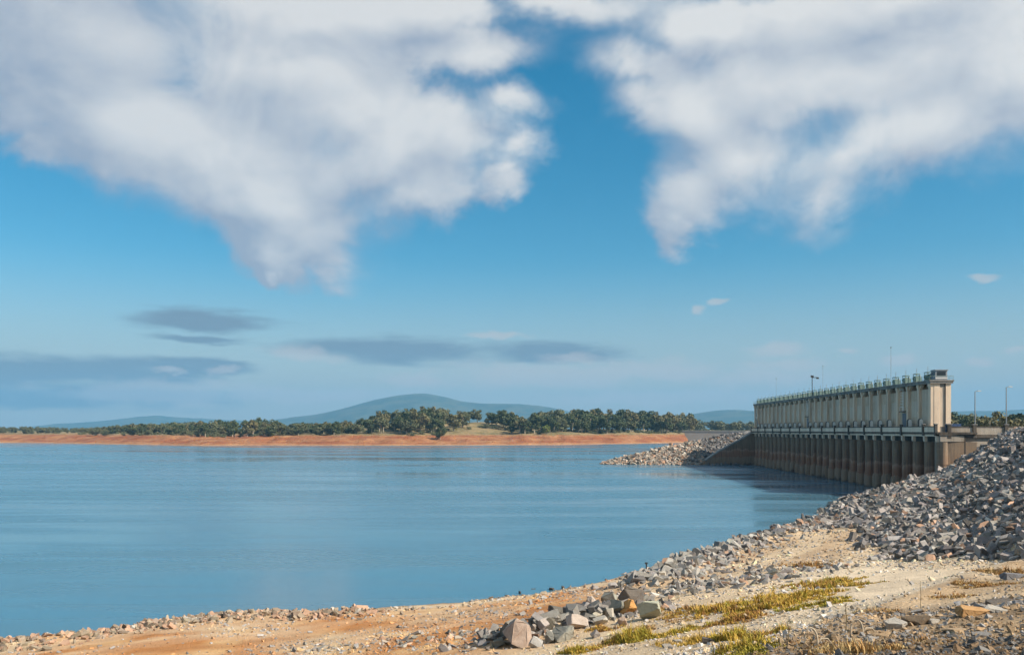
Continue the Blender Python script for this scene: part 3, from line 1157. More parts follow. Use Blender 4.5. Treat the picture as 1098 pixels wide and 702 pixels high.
# rocks lying on the near brown bank, bottom right
NEAR = [
    (961, 674, 22, 15, G3, 'white faced stone in the dead grass at the near right', 4),
    (984, 670, 24, 14, (0.20, 0.15, 0.10), 'dark brown stone leaning beside the white faced one', 2),
    (1001, 668, 12, 8, G3, 'small pale stone right of the dark brown one', 6),
    (1046, 661, 32, 13, (0.42, 0.25, 0.11), 'rusty orange flat slab on the near bank', 9),
    (1068, 657, 26, 11, G3, 'pale flat stone touching the rusty slab', 12),
    (1079, 647, 28, 8, DK, 'dark thin slab above the pale flat stone', 17),
    (1090, 620, 26, 10, (0.17, 0.17, 0.18), 'dark grey slab at the right edge below the rock slope', 9),
    (1027, 649, 9, 8, (0.24, 0.25, 0.27), 'small bluish stone on the bank left of the rusty slab', 8),
    (1094, 647, 12, 6, (0.26, 0.26, 0.27), 'grey stone cut by the right edge of the picture', 20),
    (1030, 677, 36, 4, (0.33, 0.24, 0.15), 'flat sandy slab half buried under the rusty one', 9),
    (760, 689, 12, 9, DK, 'small dark pointed stone in the yellow grass', 6),
    (726, 690, 10, 6, G3, 'small white stone left of the yellow grass', 18),
    (715, 694, 9, 6, G1, 'grey cobble beside the small white stone', 11),
]
for i, (px, pb, w, hgt, colr, lab, si) in enumerate(NEAR):
    x, y, zz = hit(px, pb)
    mpp = y / FPX
    o = bpy.data.objects.new('stone', BOULDER_ME[si])
    o.color = (*colr, 1)
    o.rotation_euler = (random.uniform(-.2, .2), random.uniform(-.2, .2), random.uniform(-0.5, 0.5))
    o.scale = (w * mpp * 0.55, w * mpp * 0.42, hgt * mpp * 0.62)
    gy = y + 0.2 * w * mpp
    o.location = (x, gy, float(H(x, gy)) + hgt * mpp * 0.25)
    link(o)
    tag(o, lab, 'stone', 'loose stones on the near bank')
# stones standing in the shallows
for px, py, w, lab in ((572, 631, 6, 'dark stone in the shallows off the clay beach'), (558, 636, 5, 'low dark stone awash left of the other one'),
                       (590, 632, 10, 'largest dark stone at the edge of the shallows'), (604, 631, 6, 'dark stone at the waterline right of the largest')):
    Y = EYE * FPX / (py - HZ)
    X = (px - 549) / FPX * Y
    o = bpy.data.objects.new('stone', BOULDER_ME[random.randrange(20)])
    o.color = (0.09, 0.08, 0.07, 1)
    s = w * Y / FPX * 0.38
    g = float(H(X, Y))
    o.scale = (s, s * 0.8, 0.2 + s * 0.1)
    o.location = (X, Y, max(g, -0.5) + 0.2)
    o.rotation_euler = (0, 0, random.uniform(0, 6))
    link(o)
    tag(o, lab, 'stone', 'stones in the shallows')

# ------------------------------------------------------------------ the dam
PITCH = 7.55
NB = 29
DROT = -math.atan(0.058)
dam = empty('dam', (107.8, 230.6, 0), DROT)
tag(dam, 'long concrete dam with round piers and a gatehouse on top', 'dam')
YE0, YE1 = -PITCH, 28 * PITCH


def dam_world(x, y, z):
    return Vector((107.8, 230.6, 0)) + Matrix.Rotation(DROT, 3, 'Z') @ Vector((x, y, z))


# piers with round noses and a wider footing
def pier_mesh():
    mb = MB()
    def outline(r, back):
        pts = [(back, -0.62 * r), (back, 0.62 * r)]
        for k in range(19):
            a = math.radians(38) + math.radians(284) * k / 18
            pts.append((0.9 + math.cos(a) * r, math.sin(a) * r))
        return pts
    mb.prism(outline(1.32, 9.0), 'z', 4.2, 14.3)
    mb.prism(outline(1.52, 9.0), 'z', 3.7, 4.2)
    mb.prism(outline(1.68, 9.0), 'z', -5.0, 3.7)
    mb.prism(outline(1.40, 9.0), 'z', 8.55, 8.75)
    return mb.mesh('pier', M_pier)


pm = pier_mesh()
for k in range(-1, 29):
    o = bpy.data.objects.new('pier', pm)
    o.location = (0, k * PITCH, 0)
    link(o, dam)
gm = MB().box(3.0, 3.5, -PITCH / 2 + 1.25, PITCH / 2 - 1.25, -5, 12.5)
for zz in (1.0, 3.4, 5.8, 8.2, 10.6):
    gm.box(2.75, 3.0, -PITCH / 2 + 1.3, PITCH / 2 - 1.3, zz, zz + 0.25)
gm = gm.mesh('gate', plain('dark brown gate steel', (0.10, 0.07, 0.055), 0.7))  # one dark brown tone for every gate
for k in range(-1, 28):
    o = bpy.data.objects.new('gate', gm)
    o.location = (0, (k + 0.5) * PITCH, 0)
    link(o, dam)

# deck, edge beam, brackets
MB().box(-0.75, 9.0, YE0 - 1.2, YE1 + 1.6, 16.25, 16.8).build('deck', M_stain_shade, dam)
for k in range(-1, 28):
    MB().box(-0.55, 0.0, k * PITCH + 0.01, (k + 1) * PITCH - 0.01, 15.72, 16.2).build('edge_beam', M_white, dam)
bm_ = MB().prism([(-0.66, 15.71), (-0.66, 14.65), (-0.5, 14.31), (0.15, 14.31), (0.15, 15.71)], 'y', -0.42, 0.42).mesh('bracket', M_white)
for k in range(-1, 29):
    o = bpy.data.objects.new('bracket', bm_)
    o.location = (0, k * PITCH, 0)
    link(o, dam)

MB().box(1.9, 2.4, YE0, YE1 + 1, 14.31, 16.2).build('shade_backing', M_stain_shade, dam)  # dark backing added to paint the shade in the void between brackets
# parapet: panels between heavy dark posts, every second bay
post_me = MB().box(-1.0, -0.35, -0.42, 0.42, 15.9, 18.75, 0.04).mesh('parapet_post', M_stain_shade)
cap_me = MB().box(-1.1, -0.25, -0.52, 0.52, 18.75, 18.95).mesh('post_cap', M_roof)
for j in range(-1, 15):
    y0 = j * 2 * PITCH
    if y0 < YE0:
        y0 = YE0
    y1 = (j + 1) * 2 * PITCH
    pm_ = MB().box(-0.70, -0.50, y0 + 0.44, y1 - 0.44, 16.83, 18.12)
    pnl = pm_.build('parapet_panel', M_white, dam) if y1 <= YE1 + 1 else None
    if pnl:
        MB().box(-0.78, -0.42, y0 + 0.44, y1 - 0.44, 18.12, 18.34).build('coping', M_stain_shade, pnl)
    o = bpy.data.objects.new('parapet_post', post_me)
    o.location = (0, y0, 0)
    link(o, dam)
    c_ = bpy.data.objects.new('post_cap', cap_me)
    link(c_, o)

# gatehouse on the deck
BX0, BX1 = 1.6, 5.9
gh = bpy.data.objects.new('gatehouse', MB().box(BX0 + 1.6, BX1, -0.55, YE1 + 0.55, 16.82, 29.4).mesh('gatehouse', M_roof))  # dark core colour paints shade into the slots below the eaves
link(gh, dam)
gh['label'] = 'long windowless gatehouse with pilasters along the dam top'
LADDER = {2, 15, 27}
for k in range(28):
    y0, y1 = k * PITCH + 0.55, (k + 1) * PITCH - 0.55
    w = MB().box(BX0, BX0 + 1.59, y0 - 0.02, y1 + 0.02, 16.9, 28.1 - 0.25 * random.random())
    link(bpy.data.objects.new('wall_panel', w.mesh('wall_panel', M_wall if k % 5 else M_panel)), gh)
    # dark slot below the eaves and arched haunches
    for s, ya in ((1, y0), (-1, y1)):
        hm = MB()
        hm.prism([(ya, 27.9), (ya, 29.39), (ya + s * 1.5, 29.39), (ya + s * 1.0, 28.95), (ya + s * 0.45, 28.55), (ya + s * 0.12, 28.0)], 'x', BX0 - 0.45, BX0 + 0.24)
        link(bpy.data.objects.new('haunch', hm.mesh('haunch', M_pilaster)), gh)
    if k not in LADDER:
        pn = MB().box(BX0 - 0.07, BX0 - 0.002, y0 + 0.9, y1 - 1.1, 20.6 + (k % 3) * 0.25, 24.9 + (k % 2) * 0.3)
        link(bpy.data.objects.new('blind_panel', pn.mesh('blind_panel', M_panel)), gh)
        MB().box(BX0 - 0.06, BX0 - 0.003, y0 + 0.3, y1 - 0.3, 18.9, 19.02).build('string_course', M_roof, gh)
for k in range(29):
    hw = 0.55 if k not in (0, 28) else 0.75
    pl = MB().box(BX0 - 0.75, BX0 + 1.59, k * PITCH - hw, k * PITCH + hw, 16.84, 29.38)
    pl.prism([(BX0 - 0.77, 27.6), (BX0 - 0.77, 28.1), (BX0 - 0.98, 28.8), (BX0 - 0.98, 29.38), (BX0 - 0.5, 29.37), (BX0 - 0.5, 27.6)], 'y', k * PITCH - hw * 0.97, k * PITCH + hw * 0.97)
    link(bpy.data.objects.new('pilaster', pl.mesh('pilaster', M_pilaster)), gh)
for k in (1, 4, 6, 9, 12, 15, 18, 21, 24, 26):
    MB().tube([(BX0 - 0.6, k * PITCH + 0.72, 17.0), (BX0 - 0.6, k * PITCH + 0.72, 29.3)], 0.14, 6).build('drainpipe', M_steel_dark, gh)
rf = MB().box(BX0 - 1.1, BX1 + 0.5, -1.15, YE1 + 1.15, 29.42, 30.0).box(BX0 - 1.25, BX1 + 0.65, -1.3, YE1 + 1.3, 30.0, 30.3)
rf.build('roof_slab', M_roof, gh)
# end wall: corner piers, a plain shaft between and a pipe
for xa, xb in ((BX0 + 0.1, BX0 + 1.5), (BX1 - 1.25, BX1 + 0.05)):
    MB().box(xa, xb, -0.82, -0.56, 16.84, 29.38).build('end_pilaster', M_pilaster, gh)
MB().box(BX0 + 1.5, BX1 - 1.25, -0.66, -0.56, 18.2, 28.6).build('end_panel', M_panel, gh)
MB().tube([(BX1 - 1.4, -0.78, 17.0), (BX1 - 1.4, -0.78, 29.3)], 0.11, 6).build('drainpipe', M_steel_dark, gh)
# roof railing
rl = MB()
for s_x in (BX0 - 1.1, BX1 + 0.5):
    for zz in (30.85, 31.35):
        rl.tube([(s_x, -1.1, zz), (s_x, YE1 + 1.1, zz)], 0.035, 4)
    for q in range(int((YE1 + 2) / 2.5) + 1):
        rl.tube([(s_x, -1.1 + q * 2.5, 30.3), (s_x, -1.1 + q * 2.5, 31.38)], 0.04, 4)
rl.tube([(BX0 - 1.1, -1.1, 31.35), (BX1 + 0.5, -1.1, 31.35)], 0.04, 4)
rl.build('roof_railing', M_steel_green, gh)

# access ladders with a landing and a door, in three bays
for k, lab in ((2, 'white caged ladder and landing on the near end of the gatehouse'), (15, 'caged ladder and landing in the middle of the gatehouse'), (27, 'caged ladder and landing at the far end of the gatehouse')):
    yc = (k + 0.5) * PITCH
    lad = empty('access_ladder', dam_world(BX0 - 0.02, yc, 16.82), DROT)
    tag(lad, lab, 'ladder', 'ladders on the gatehouse wall')
    MB().box(-0.22, -0.02, -1.6, 1.0, 0.0, 5.2).build('door', M_door, lad)
    MB().box(-0.9, 0.0, -1.9, 1.5, 5.6, 5.8).build('landing', M_steel_dark, lad)
    lm = MB()
    for yy in (-0.35, 0.35):
        lm.tube([(-0.45, yy, 5.8), (-0.45, yy, 12.2)], 0.06, 5)
    for q in range(18):
        lm.tube([(-0.45, -0.35, 6.0 + q * 0.34), (-0.45, 0.35, 6.0 + q * 0.34)], 0.035, 4)
    lm.build('ladder', M_hood, lad)
    cg = MB()
    for q in range(7):
        zz = 7.0 + q * 0.8
        cg.tube([(-0.45 + 0.42 * math.sin(a) * -1.6, 0.55 * math.cos(a), zz) for a in [math.pi * t / 8 for t in range(9)]], 0.05, 4)
    cg.build('safety_cage', M_hood, lad)
    hr = MB()
    for yy in (-1.85, -0.9, 1.45):
        hr.tube([(-0.85, yy, 5.8), (-0.85, yy, 6.9)], 0.05, 4)
    hr.tube([(-0.85, -1.85, 6.9), (-0.85, 1.45, 6.9)], 0.05, 4)
    hr.build('handrail', M_hood, lad)

# gate hoists on the roof, one for every gate
proto = empty('gate_hoist', dam_world(2.3, 0.5 * PITCH, 30.3), DROT)
tag(proto, 'pale green gate winch on the gatehouse roof, first counted from the grey cabin', 'winch', 'gate winches on the gatehouse roof')
MB().box(-0.95, 0.95, -1.2, 1.2, 0.0, 0.3).build('base_frame', M_steel_green, proto)
dr = MB()
dr.tube([(-0.35, -0.9, 1.05), (-0.35, 0.9, 1.05)], 0.5, 12)
for yy in (-0.98, 0.88):
    dr.tube([(-0.35, yy, 1.05), (-0.35, yy + 0.1, 1.05)], 0.72, 12)
dr.build('drum', M_steel_green, proto)
MB().box(0.2, 0.85, -0.5, 0.55, 0.3, 1.45, 0.06).build('gearbox', M_steel_green, proto)
MB().tube([(0.5, 0.0, 1.4), (0.5, 0.0, 2.0)], 0.26, 10).build('motor', M_steel_grey, proto)
fr = MB()
for xa in (-0.85, 0.15):
    for yy in (-1.0, 1.0):
        fr.tube([(xa, yy, 0.3), (xa, yy, 2.15)], 0.07, 4)
fr.box(-0.95, 0.25, -1.1, 1.1, 2.15, 2.35)
fr.build('canopy_frame', M_steel_green, proto)
MB().tube([(-0.35, 0.0, 2.3), (-0.35, 0.0, 3.8)], 0.055, 5).build('indicator_rod', M_steel_grey, proto)
for k in range(1, 28):
    c_ = copy_tree(proto)
    c_.location = dam_world(2.3, (k + 0.5) * PITCH, 30.3)
    c_['label'] = 'pale green gate winch on the gatehouse roof, ' + ORD[k] + ' counted from the grey cabin'

# control cabin on the near end of the roof
cab = empty('control_cabin', dam_world(3.4, 0.7, 30.3), DROT)
tag(cab, 'grey flat roofed control cabin on the near end of the gatehouse roof', 'cabin')
MB().box(-1.3, 1.7, -1.3, 1.5, 0.0, 2.5).build('wall', M_cabin, cab)
MB().box(-1.5, 1.9, -1.5, 1.7, 2.5, 2.7).build('roof', M_steel_grey, cab)
MB().box(-0.9, 1.3, -1.36, -1.30, 1.15, 2.15).build('window', M_glass, cab)
MB().box(-1.36, -1.30, -0.9, 1.1, 1.15, 2.15).build('window', M_glass, cab)
MB().box(-1.3, 1.7, -1.37, -1.30, 0.4, 0.55).build('trim', M_hood, cab)

# white fronted hoods standing on the walkway, one in every bay
hp = empty('vent_hood', dam_world(0.55, 0, 16.8), DROT)
tag(hp, 'round topped white fronted hood on the dam walkway, first from the near end', 'hood', 'hoods along the dam walkway')


def arch(w, h0, r, x0=0.0):
    pts = [(-w, 0), (w, 0)]
    for q in range(9):
        a = math.pi * q / 8
        pts.append((w * math.cos(a), h0 + r * math.sin(a)))
    return pts


MB().prism(arch(0.55, 2.9, 0.7), 'y', -0.55, 0.45).build('shell', M_stain_shade, hp)
MB().prism(arch(0.47, 2.9, 0.58), 'y', -0.60, -0.552).build('front', M_hood, hp)
hn = 0
for k in range(28):
    if k == 0:
        hp.location = dam_world(0.35, 0.62 * PITCH, 16.8)
        continue
    if k in LADDER:
        continue
    c_ = copy_tree(hp)
    hn += 1
    c_['label'] = 'round topped white fronted hood on the dam walkway, ' + ORD[hn] + ' from the near end'
    c_.location = dam_world(0.35, (k + 0.62) * PITCH, 16.8)

# masts and a lamp on the roof
for px, top, k, lab, r in ((956.7, 373, 4.1, 'tallest thin mast on the gatehouse roof', 0.06), (878.5, 393, 13.2, 'thin mast in the middle of the gatehouse roof', 0.05), (829, 406, 22.8, 'faint thin mast towards the far end of the roof', 0.045)):
    base = dam_world(2.2, k * PITCH, 30.3)
    hh = EYE + (HZ - top) / FPX * base.y - 30.3
    t = empty('roof_mast', base)
    tag(t, lab, 'mast', 'masts on the gatehouse roof')
    MB().tube([(0, 0, 0), (0, 0, hh)], [r, r * 0.6], 6).build('pole', M_steel_grey, t)
    MB().box(-0.22, 0.22, -0.22, 0.22, 0, 0.2).build('base_plate', M_steel_grey, t)
    MB().box(-0.11, 0.11, -0.11, 0.11, hh, hh + 0.3).build('beacon', M_steel_dark, t)
base = dam_world(1.2, 14.6 * PITCH, 30.3)
t = empty('roof_lamp', base, DROT)
tag(t, 'dark floodlight pole with a cross arm on the roof edge', 'lamp')
MB().tube([(0, 0, 0), (0, 0, 7.4)], 0.14, 6).build('pole', M_steel_dark, t)
MB().box(-0.3, 2.4, -0.12, 0.12, 7.1, 7.35).build('cross_arm', M_steel_dark, t)
MB().box(-0.5, 0.5, -0.35, 0.35, 7.35, 8.0).build('lamp_head', M_steel_dark, t)
MB().box(1.6, 2.5, -0.3, 0.3, 6.7, 7.1).build('lamp_head', M_steel_dark, t)

# abutment and the road that goes on to the right
wing = empty('abutment_wall', (108.2, 222.0, 0))
tag(wing, 'plain concrete abutment wall with parapet running right from the dam', 'wall')
MB().box(1.2, 5.3, 0.5, 9.0, -5, 14.4).build('end_block', M_abut, wing)
MB().box(-0.9, 5.28, -0.1, 0.9, 14.42, 15.9).build('end_beam', M_abut, wing)
MB().box(5.3, 60, 0.4, 10.0, -5, 15.4).build('wall_face', M_abut, wing)
MB().box(-1.2, 5.5, -0.25, 1.4, 15.92, 16.7).build('deck_edge', M_stain_shade, wing)
MB().box(5.5, 60, -0.1, 10.0, 15.42, 16.2).build('deck_edge', M_stain_shade, wing)
MB().box(5.05, 5.42, -0.12, 0.1, -5, 15.9).build('joint_strip', M_stain_shade, wing)
MB().box(5.32, 60, 0.28, 0.4, 12.9, 13.15).build('ledge', M_stain_shade, wing)
pxs = [1018, 1045, 1079, 1114, 1150]
wp = [((px - 549) / FPX * 222.0 - 108.2) for px in pxs] + [60]
for a, b_ in zip(wp[:-1], wp[1:]):
    p_ = MB().box(a + 0.45, b_ - 0.45, 0.1, 0.35, 16.2, 18.0).build('parapet_panel', M_abut, wing)
    MB().box(a + 0.45, b_ - 0.45, 0.02, 0.45, 18.0, 18.25).build('coping', M_stain_shade, p_)
    q = MB().box(a - 0.45, a + 0.45, -0.2, 0.6, 15.3, 18.6, 0.04).build('parapet_post', M_stain_shade, wing)
    MB().box(a - 0.6, a + 0.6, -0.32, 0.72, 18.6, 18.85).build('post_cap', M_roof, q)
# blue hoarding on the near end of the walkway
hd = empty('hoarding', (108.9, 222.6, 16.7))
tag(hd, 'blue temporary hoarding at the near end of the dam walkway', 'hoarding')
for q in range(4):
    MB().box(q * 1.0 + 0.03, q * 1.0 + 0.97, 0.0, 0.06, 0.1, 2.2).build('panel', M_blue, hd)
    MB().tube([(q * 1.0, 0.1, 0), (q * 1.0, 0.1, 2.35)], 0.05, 5).build('post', M_steel_grey, hd)
MB().box(0, 4.0, -0.03, 0.0, 0.95, 1.05).build('rail', M_steel_grey, hd)
# street lamps on the abutment road
for px, top, side, lab in ((1045.5, 419.5, 1, 'tall grey road lamp nearest the gatehouse end'), (1079, 415, 1, 'tall grey road lamp at the right beyond the rock slope')):
    Y = 223.4
    X = (px - 549) / FPX * Y
    hh = EYE + (HZ - top) / FPX * Y - 16.2
    t = empty('road_lamp', (X, Y, 16.2))
    tag(t, lab, 'lamp post', 'road lamps on the abutment')
    MB().tube([(0, 0, 0), (0, 0, hh)], [0.17, 0.10], 8).build('pole', M_steel_grey, t)
    MB().box(-0.25, 0.25, -0.25, 0.25, 0, 0.3).build('base_plate', M_steel_grey, t)
    MB().tube([(0, 0, hh - 0.1), (0.5, 0, hh + 0.12), (1.0, 0, hh + 0.15)], 0.06, 5).build('arm', M_steel_grey, t)
    MB().box(0.6, 1.5, -0.17, 0.17, hh + 0.02, hh + 0.22, 0.04).build('lamp_head', M_lamp, t)

# ------------------------------------------------------------------ training wall and rock spit at the far end of the dam
tw = empty('training_wall', (0, 0, 0))
e1 = dam_world(0, YE1 + 1.6, 0)
tw.location = (e1.x, e1.y, 0)
tag(tw, 'dark sloping training wall at the far end of the dam', 'wall')
MB().prism([(1.5, -5), (1.5, 16.2), (0.2, 16.2), (-8, 11.2), (-17.0, 6.6), (-24, 2.0), (-31, -1.0), (-31, -5)], 'y', -3.0, 1.0).build('wall_face', M_pier, tw)
MB().prism([(1.5, 16.2), (1.5, 16.9), (0.1, 16.9), (-8.2, 11.9), (-17.2, 7.2), (-24.2, 2.5), (-24, 2.0), (-17.0, 6.6), (-8, 11.2), (0.2, 16.2)], 'y', -3.2, 1.2).build('coping', M_roof, tw)

RX = np.array([(px - 549) / FPX * Y for px, Y in ((640, 452), (655, 455), (690, 460), (725, 466), (760, 472), (790, 480), (812, 488))])
RZ = np.array([-1.5, 1.2, 5.2, 9.0, 12.5, 15.0, 15.5])
RY = np.array([452, 455, 460, 466, 472, 480, 488.])


def spit_H(X, Y):
    top = np.interp(X, RX, RZ)
    yc = np.interp(X, RX, RY)
    front = yc - 6 - 0.2 * np.clip(top, 0, 20)
    s = np.where(Y < yc, np.maximum(yc - 3 - Y, 0) * 0.42, np.maximum(Y - yc - 3, 0) * 0.55)
    return np.maximum(top - s, -3) + 0.8 * fbm(X, Y, 0.12, 3)


sx = np.arange(38, 152, 1.5)
sy = np.arange(405, 540, 1.5)
QX, QY = np.meshgrid(sx, sy)
QZ = spit_H(QX, QY)
i = np.arange(QX.size).reshape(QX.shape)
f = np.stack([i[:-1, :-1], i[:-1, 1:], i[1:, 1:], i[1:, :-1]], -1).reshape(-1, 4)
m, N, b = new_mat('spit gravel')
N.l.new(N.mix(N.noise(poco(N), 0.6, 5, 0.6), (0.34, 0.28, 0.20), (0.14, 0.115, 0.09)), b.inputs['Base Color'])
spit = link(bpy.data.objects.new('rock_spit', np_mesh('rock_spit', np.stack([QX, QY, QZ], -1).reshape(-1, 3), f, m)))
tag(spit, 'low spit of pale broken rock reaching into the lake', 'rock spit', kind='structure')
n = 24000
X = rng.uniform(42, 135, n)
Y = rng.uniform(412, 500, n)
Zs = spit_H(X, Y)
sel = (Zs > -0.4) & ((Y < e1.y - 2) | (X < e1.x) | (Y > e1.y + 2))
X, Y, Zs = X[sel], Y[sel], Zs[sel]
size = 0.56 * np.exp(rng.normal(0, 0.32, len(X)))
cc = rock_cols(len(X), 0.22, 0.17, 0.40, (1.08, 0.95, 0.80))
dkk = X > 97 + rng.normal(0, 4, len(X))  # stones towards the dam: its shade put into their colour
cc[dkk] = rock_cols(dkk.sum(), 0.05, 0.10, 0.22, (1.0, 0.98, 0.97))
bulk('rubble', ROCKS, np.stack([X, Y, Zs + 0.15], 1), size, cc, spit, 0.6)

# far embankment running on from the dam across the valley
emb = MB()
pa, pb_ = Vector(((840 - 549) / FPX * 1080, 1080, 0)), Vector(((735 - 549) / FPX * 1345, 1345, 0))
dr_ = (pb_ - pa).normalized()
nn = Vector((-dr_.y, dr_.x, 0))
rows = []
for q in range(24):
    c0 = pa.lerp(pb_, q / 23)
    j_ = 0.5 * math.sin(q * 1.7)
    rows.append([emb.bm.verts.new(c0 + nn * a + Vector((0, 0, zz))) for a, zz in ((34 + j_, 2), (9, 13), (4, 17.0), (-4, 17.0), (-36, 2))])
for r0, r1 in zip(rows, rows[1:]):
    for k in range(4):
        emb.bm.faces.new((r0[k], r0[k + 1], r1[k + 1], r1[k]))
m, N, b = new_mat('rock faced embankment')
zc = N.node('ShaderNodeSeparateXYZ', {0: poco(N)}).outputs[2]
N.l.new(N.mix(N.ss(zc, 15.6, 16.9), N.mix(N.noise(poco(N), 0.5, 5, 0.7), (0.30, 0.255, 0.21), (0.12, 0.10, 0.085)), (0.50, 0.42, 0.28)), b.inputs['Base Color'])
o = emb.build('embankment', m)
tag(o, 'low grey rock faced embankment with a pale top, beyond the spit', 'embankment', kind='structure')

# ------------------------------------------------------------------ trees


def leaf_mat(name, c1, c2):
    m, N, b = new_mat(name)
    rnd = N.node('ShaderNodeObjectInfo').outputs['Random']
    n1 = N.noise(poco(N), 0.35, 4, 0.6)
    c = N.mix(N.ss(n1, 0.35, 0.65), c1, c2)
    c = N.mix(N.m('MULTIPLY', rnd, 0.55), c, tuple(x * f for x, f in zip(c1, (1.45, 1.25, 1.3))))
    N.l.new(c, b.inputs['Base Color'])
    b.inputs['Roughness'].default_value = 0.7
    return m


M_leaf = [leaf_mat('grey green gum leaves', (0.085, 0.100, 0.048), (0.150, 0.155, 0.080)),
          leaf_mat('dark green leaves', (0.045, 0.065, 0.028), (0.090, 0.110, 0.045)),
          leaf_mat('olive leaves', (0.120, 0.115, 0.048), (0.18, 0.16, 0.075)),
          leaf_mat('bright young leaves', (0.12, 0.16, 0.035), (0.17, 0.20, 0.05))]
M_bark = plain('pale gum bark', (0.42, 0.36, 0.28), 0.9)


def crown_mesh(seed, mat, shape, n_clump=20, n_leaf=80, leaf=0.085):
    """leaf clumps on a branching frame, unit height tree (0..1)"""
    r = np.random.default_rng(seed)
    cl = []
    while len(cl) < n_clump:
        p_ = r.uniform(-1, 1, 3)
        if (p_ ** 2).sum() < 1 and (p_ ** 2).sum() > 0.12:
            cl.append(p_)
    cl = np.array(cl)
    if shape == 'gum':
        C = cl * np.array([0.40, 0.40, 0.37]) + np.array([0, 0, 0.57])
        rad = r.uniform(0.09, 0.19, n_clump)
    elif shape == 'round':
        C = cl * np.array([0.46, 0.46, 0.40]) + np.array([0, 0, 0.50])
        rad = r.uniform(0.13, 0.20, n_clump)
    else:
        C = cl * np.array([0.48, 0.48, 0.26]) + np.array([0, 0, 0.42])
        rad = r.uniform(0.16, 0.26, n_clump)
    C[:, :2] += r.normal(0, 0.05, 2)
    vs = []
    for c0, r0 in zip(C, rad):
        d = r.normal(0, 1, (n_leaf, 3))
        d /= np.linalg.norm(d, axis=1, keepdims=True)
        q = c0 + d * r0 * r.uniform(0.55, 1.08, (n_leaf, 1)) * np.array([1, 1, 0.75])
        t1 = r.normal(0, 1, (n_leaf, 3)) + d * 0.2
        t1 /= np.linalg.norm(t1, axis=1, keepdims=True)
        t2 = np.cross(t1, d + r.normal(0, 0.35, (n_leaf, 3)))
        t2 /= np.linalg.norm(t2, axis=1, keepdims=True)
        s = leaf * r.uniform(0.55, 1.2, (n_leaf, 1))
        tri = np.stack([q - t1 * s * 0.5 - t2 * s * 0.3, q + t1 * s * 0.5 - t2 * s * 0.2, q + t2 * s * 0.6], 1)
        vs.append(tri.reshape(-1, 3))
    V = np.concatenate(vs)
    F = np.arange(len(V)).reshape(-1, 3)
    return np_mesh('crown', V, F, mat), C


def trunk_mesh(seed, C):
    r = random.Random(seed)
    mb = MB()
    mb.tube([(0, 0, -0.03), (r.uniform(-.02, .02), 0, 0.2), (r.uniform(-.04, .04), r.uniform(-.04, .04), 0.45), (0, 0, 0.7)], [0.034, 0.026, 0.020, 0.008], 6)
    for q in range(6):
        c0 = C[q]
        mb.tube([(0, 0, r.uniform(0.22, 0.42)), (c0[0] * 0.5, c0[1] * 0.5, (c0[2] + 0.35) * 0.52), tuple(c0)], [0.016, 0.011, 0.004], 5)
    return mb.mesh('trunk', M_bark)


TREES = []
KIND = []
for i in range(14):
    shape = ('gum', 'gum', 'round', 'gum', 'round', 'gum', 'bush')[i % 7]
    mi = (0, 1, 1, 2, 0, 1, 0)[i % 7]
    cm, C = crown_mesh(900 + i, M_leaf[mi], shape)
    TREES.append((cm, trunk_mesh(i, C), shape, mi))
cmY, CY = crown_mesh(990, M_leaf[3], 'round')
TREES.append((cmY, trunk_mesh(99, CY), 'round', 3))
TNAME = {'gum': 'gum_tree', 'round': 'broad_tree', 'bush': 'bush'}


def tree(loc, h, i, label, group, wide=1.0, cat=None):
    cm, tm, shape, mi = TREES[i]
    r = empty(TNAME[shape], loc, random.uniform(0, 6.28))
    w = h * wide * random.uniform(0.85, 1.2)
    r.scale = (w, w * random.uniform(0.9, 1.1), h)
    link(bpy.data.objects.new('crown', cm), r)
    link(bpy.data.objects.new('trunk', tm), r)
    tag(r, label, cat or ('bush' if shape == 'bush' else 'tree'), group)
    return r


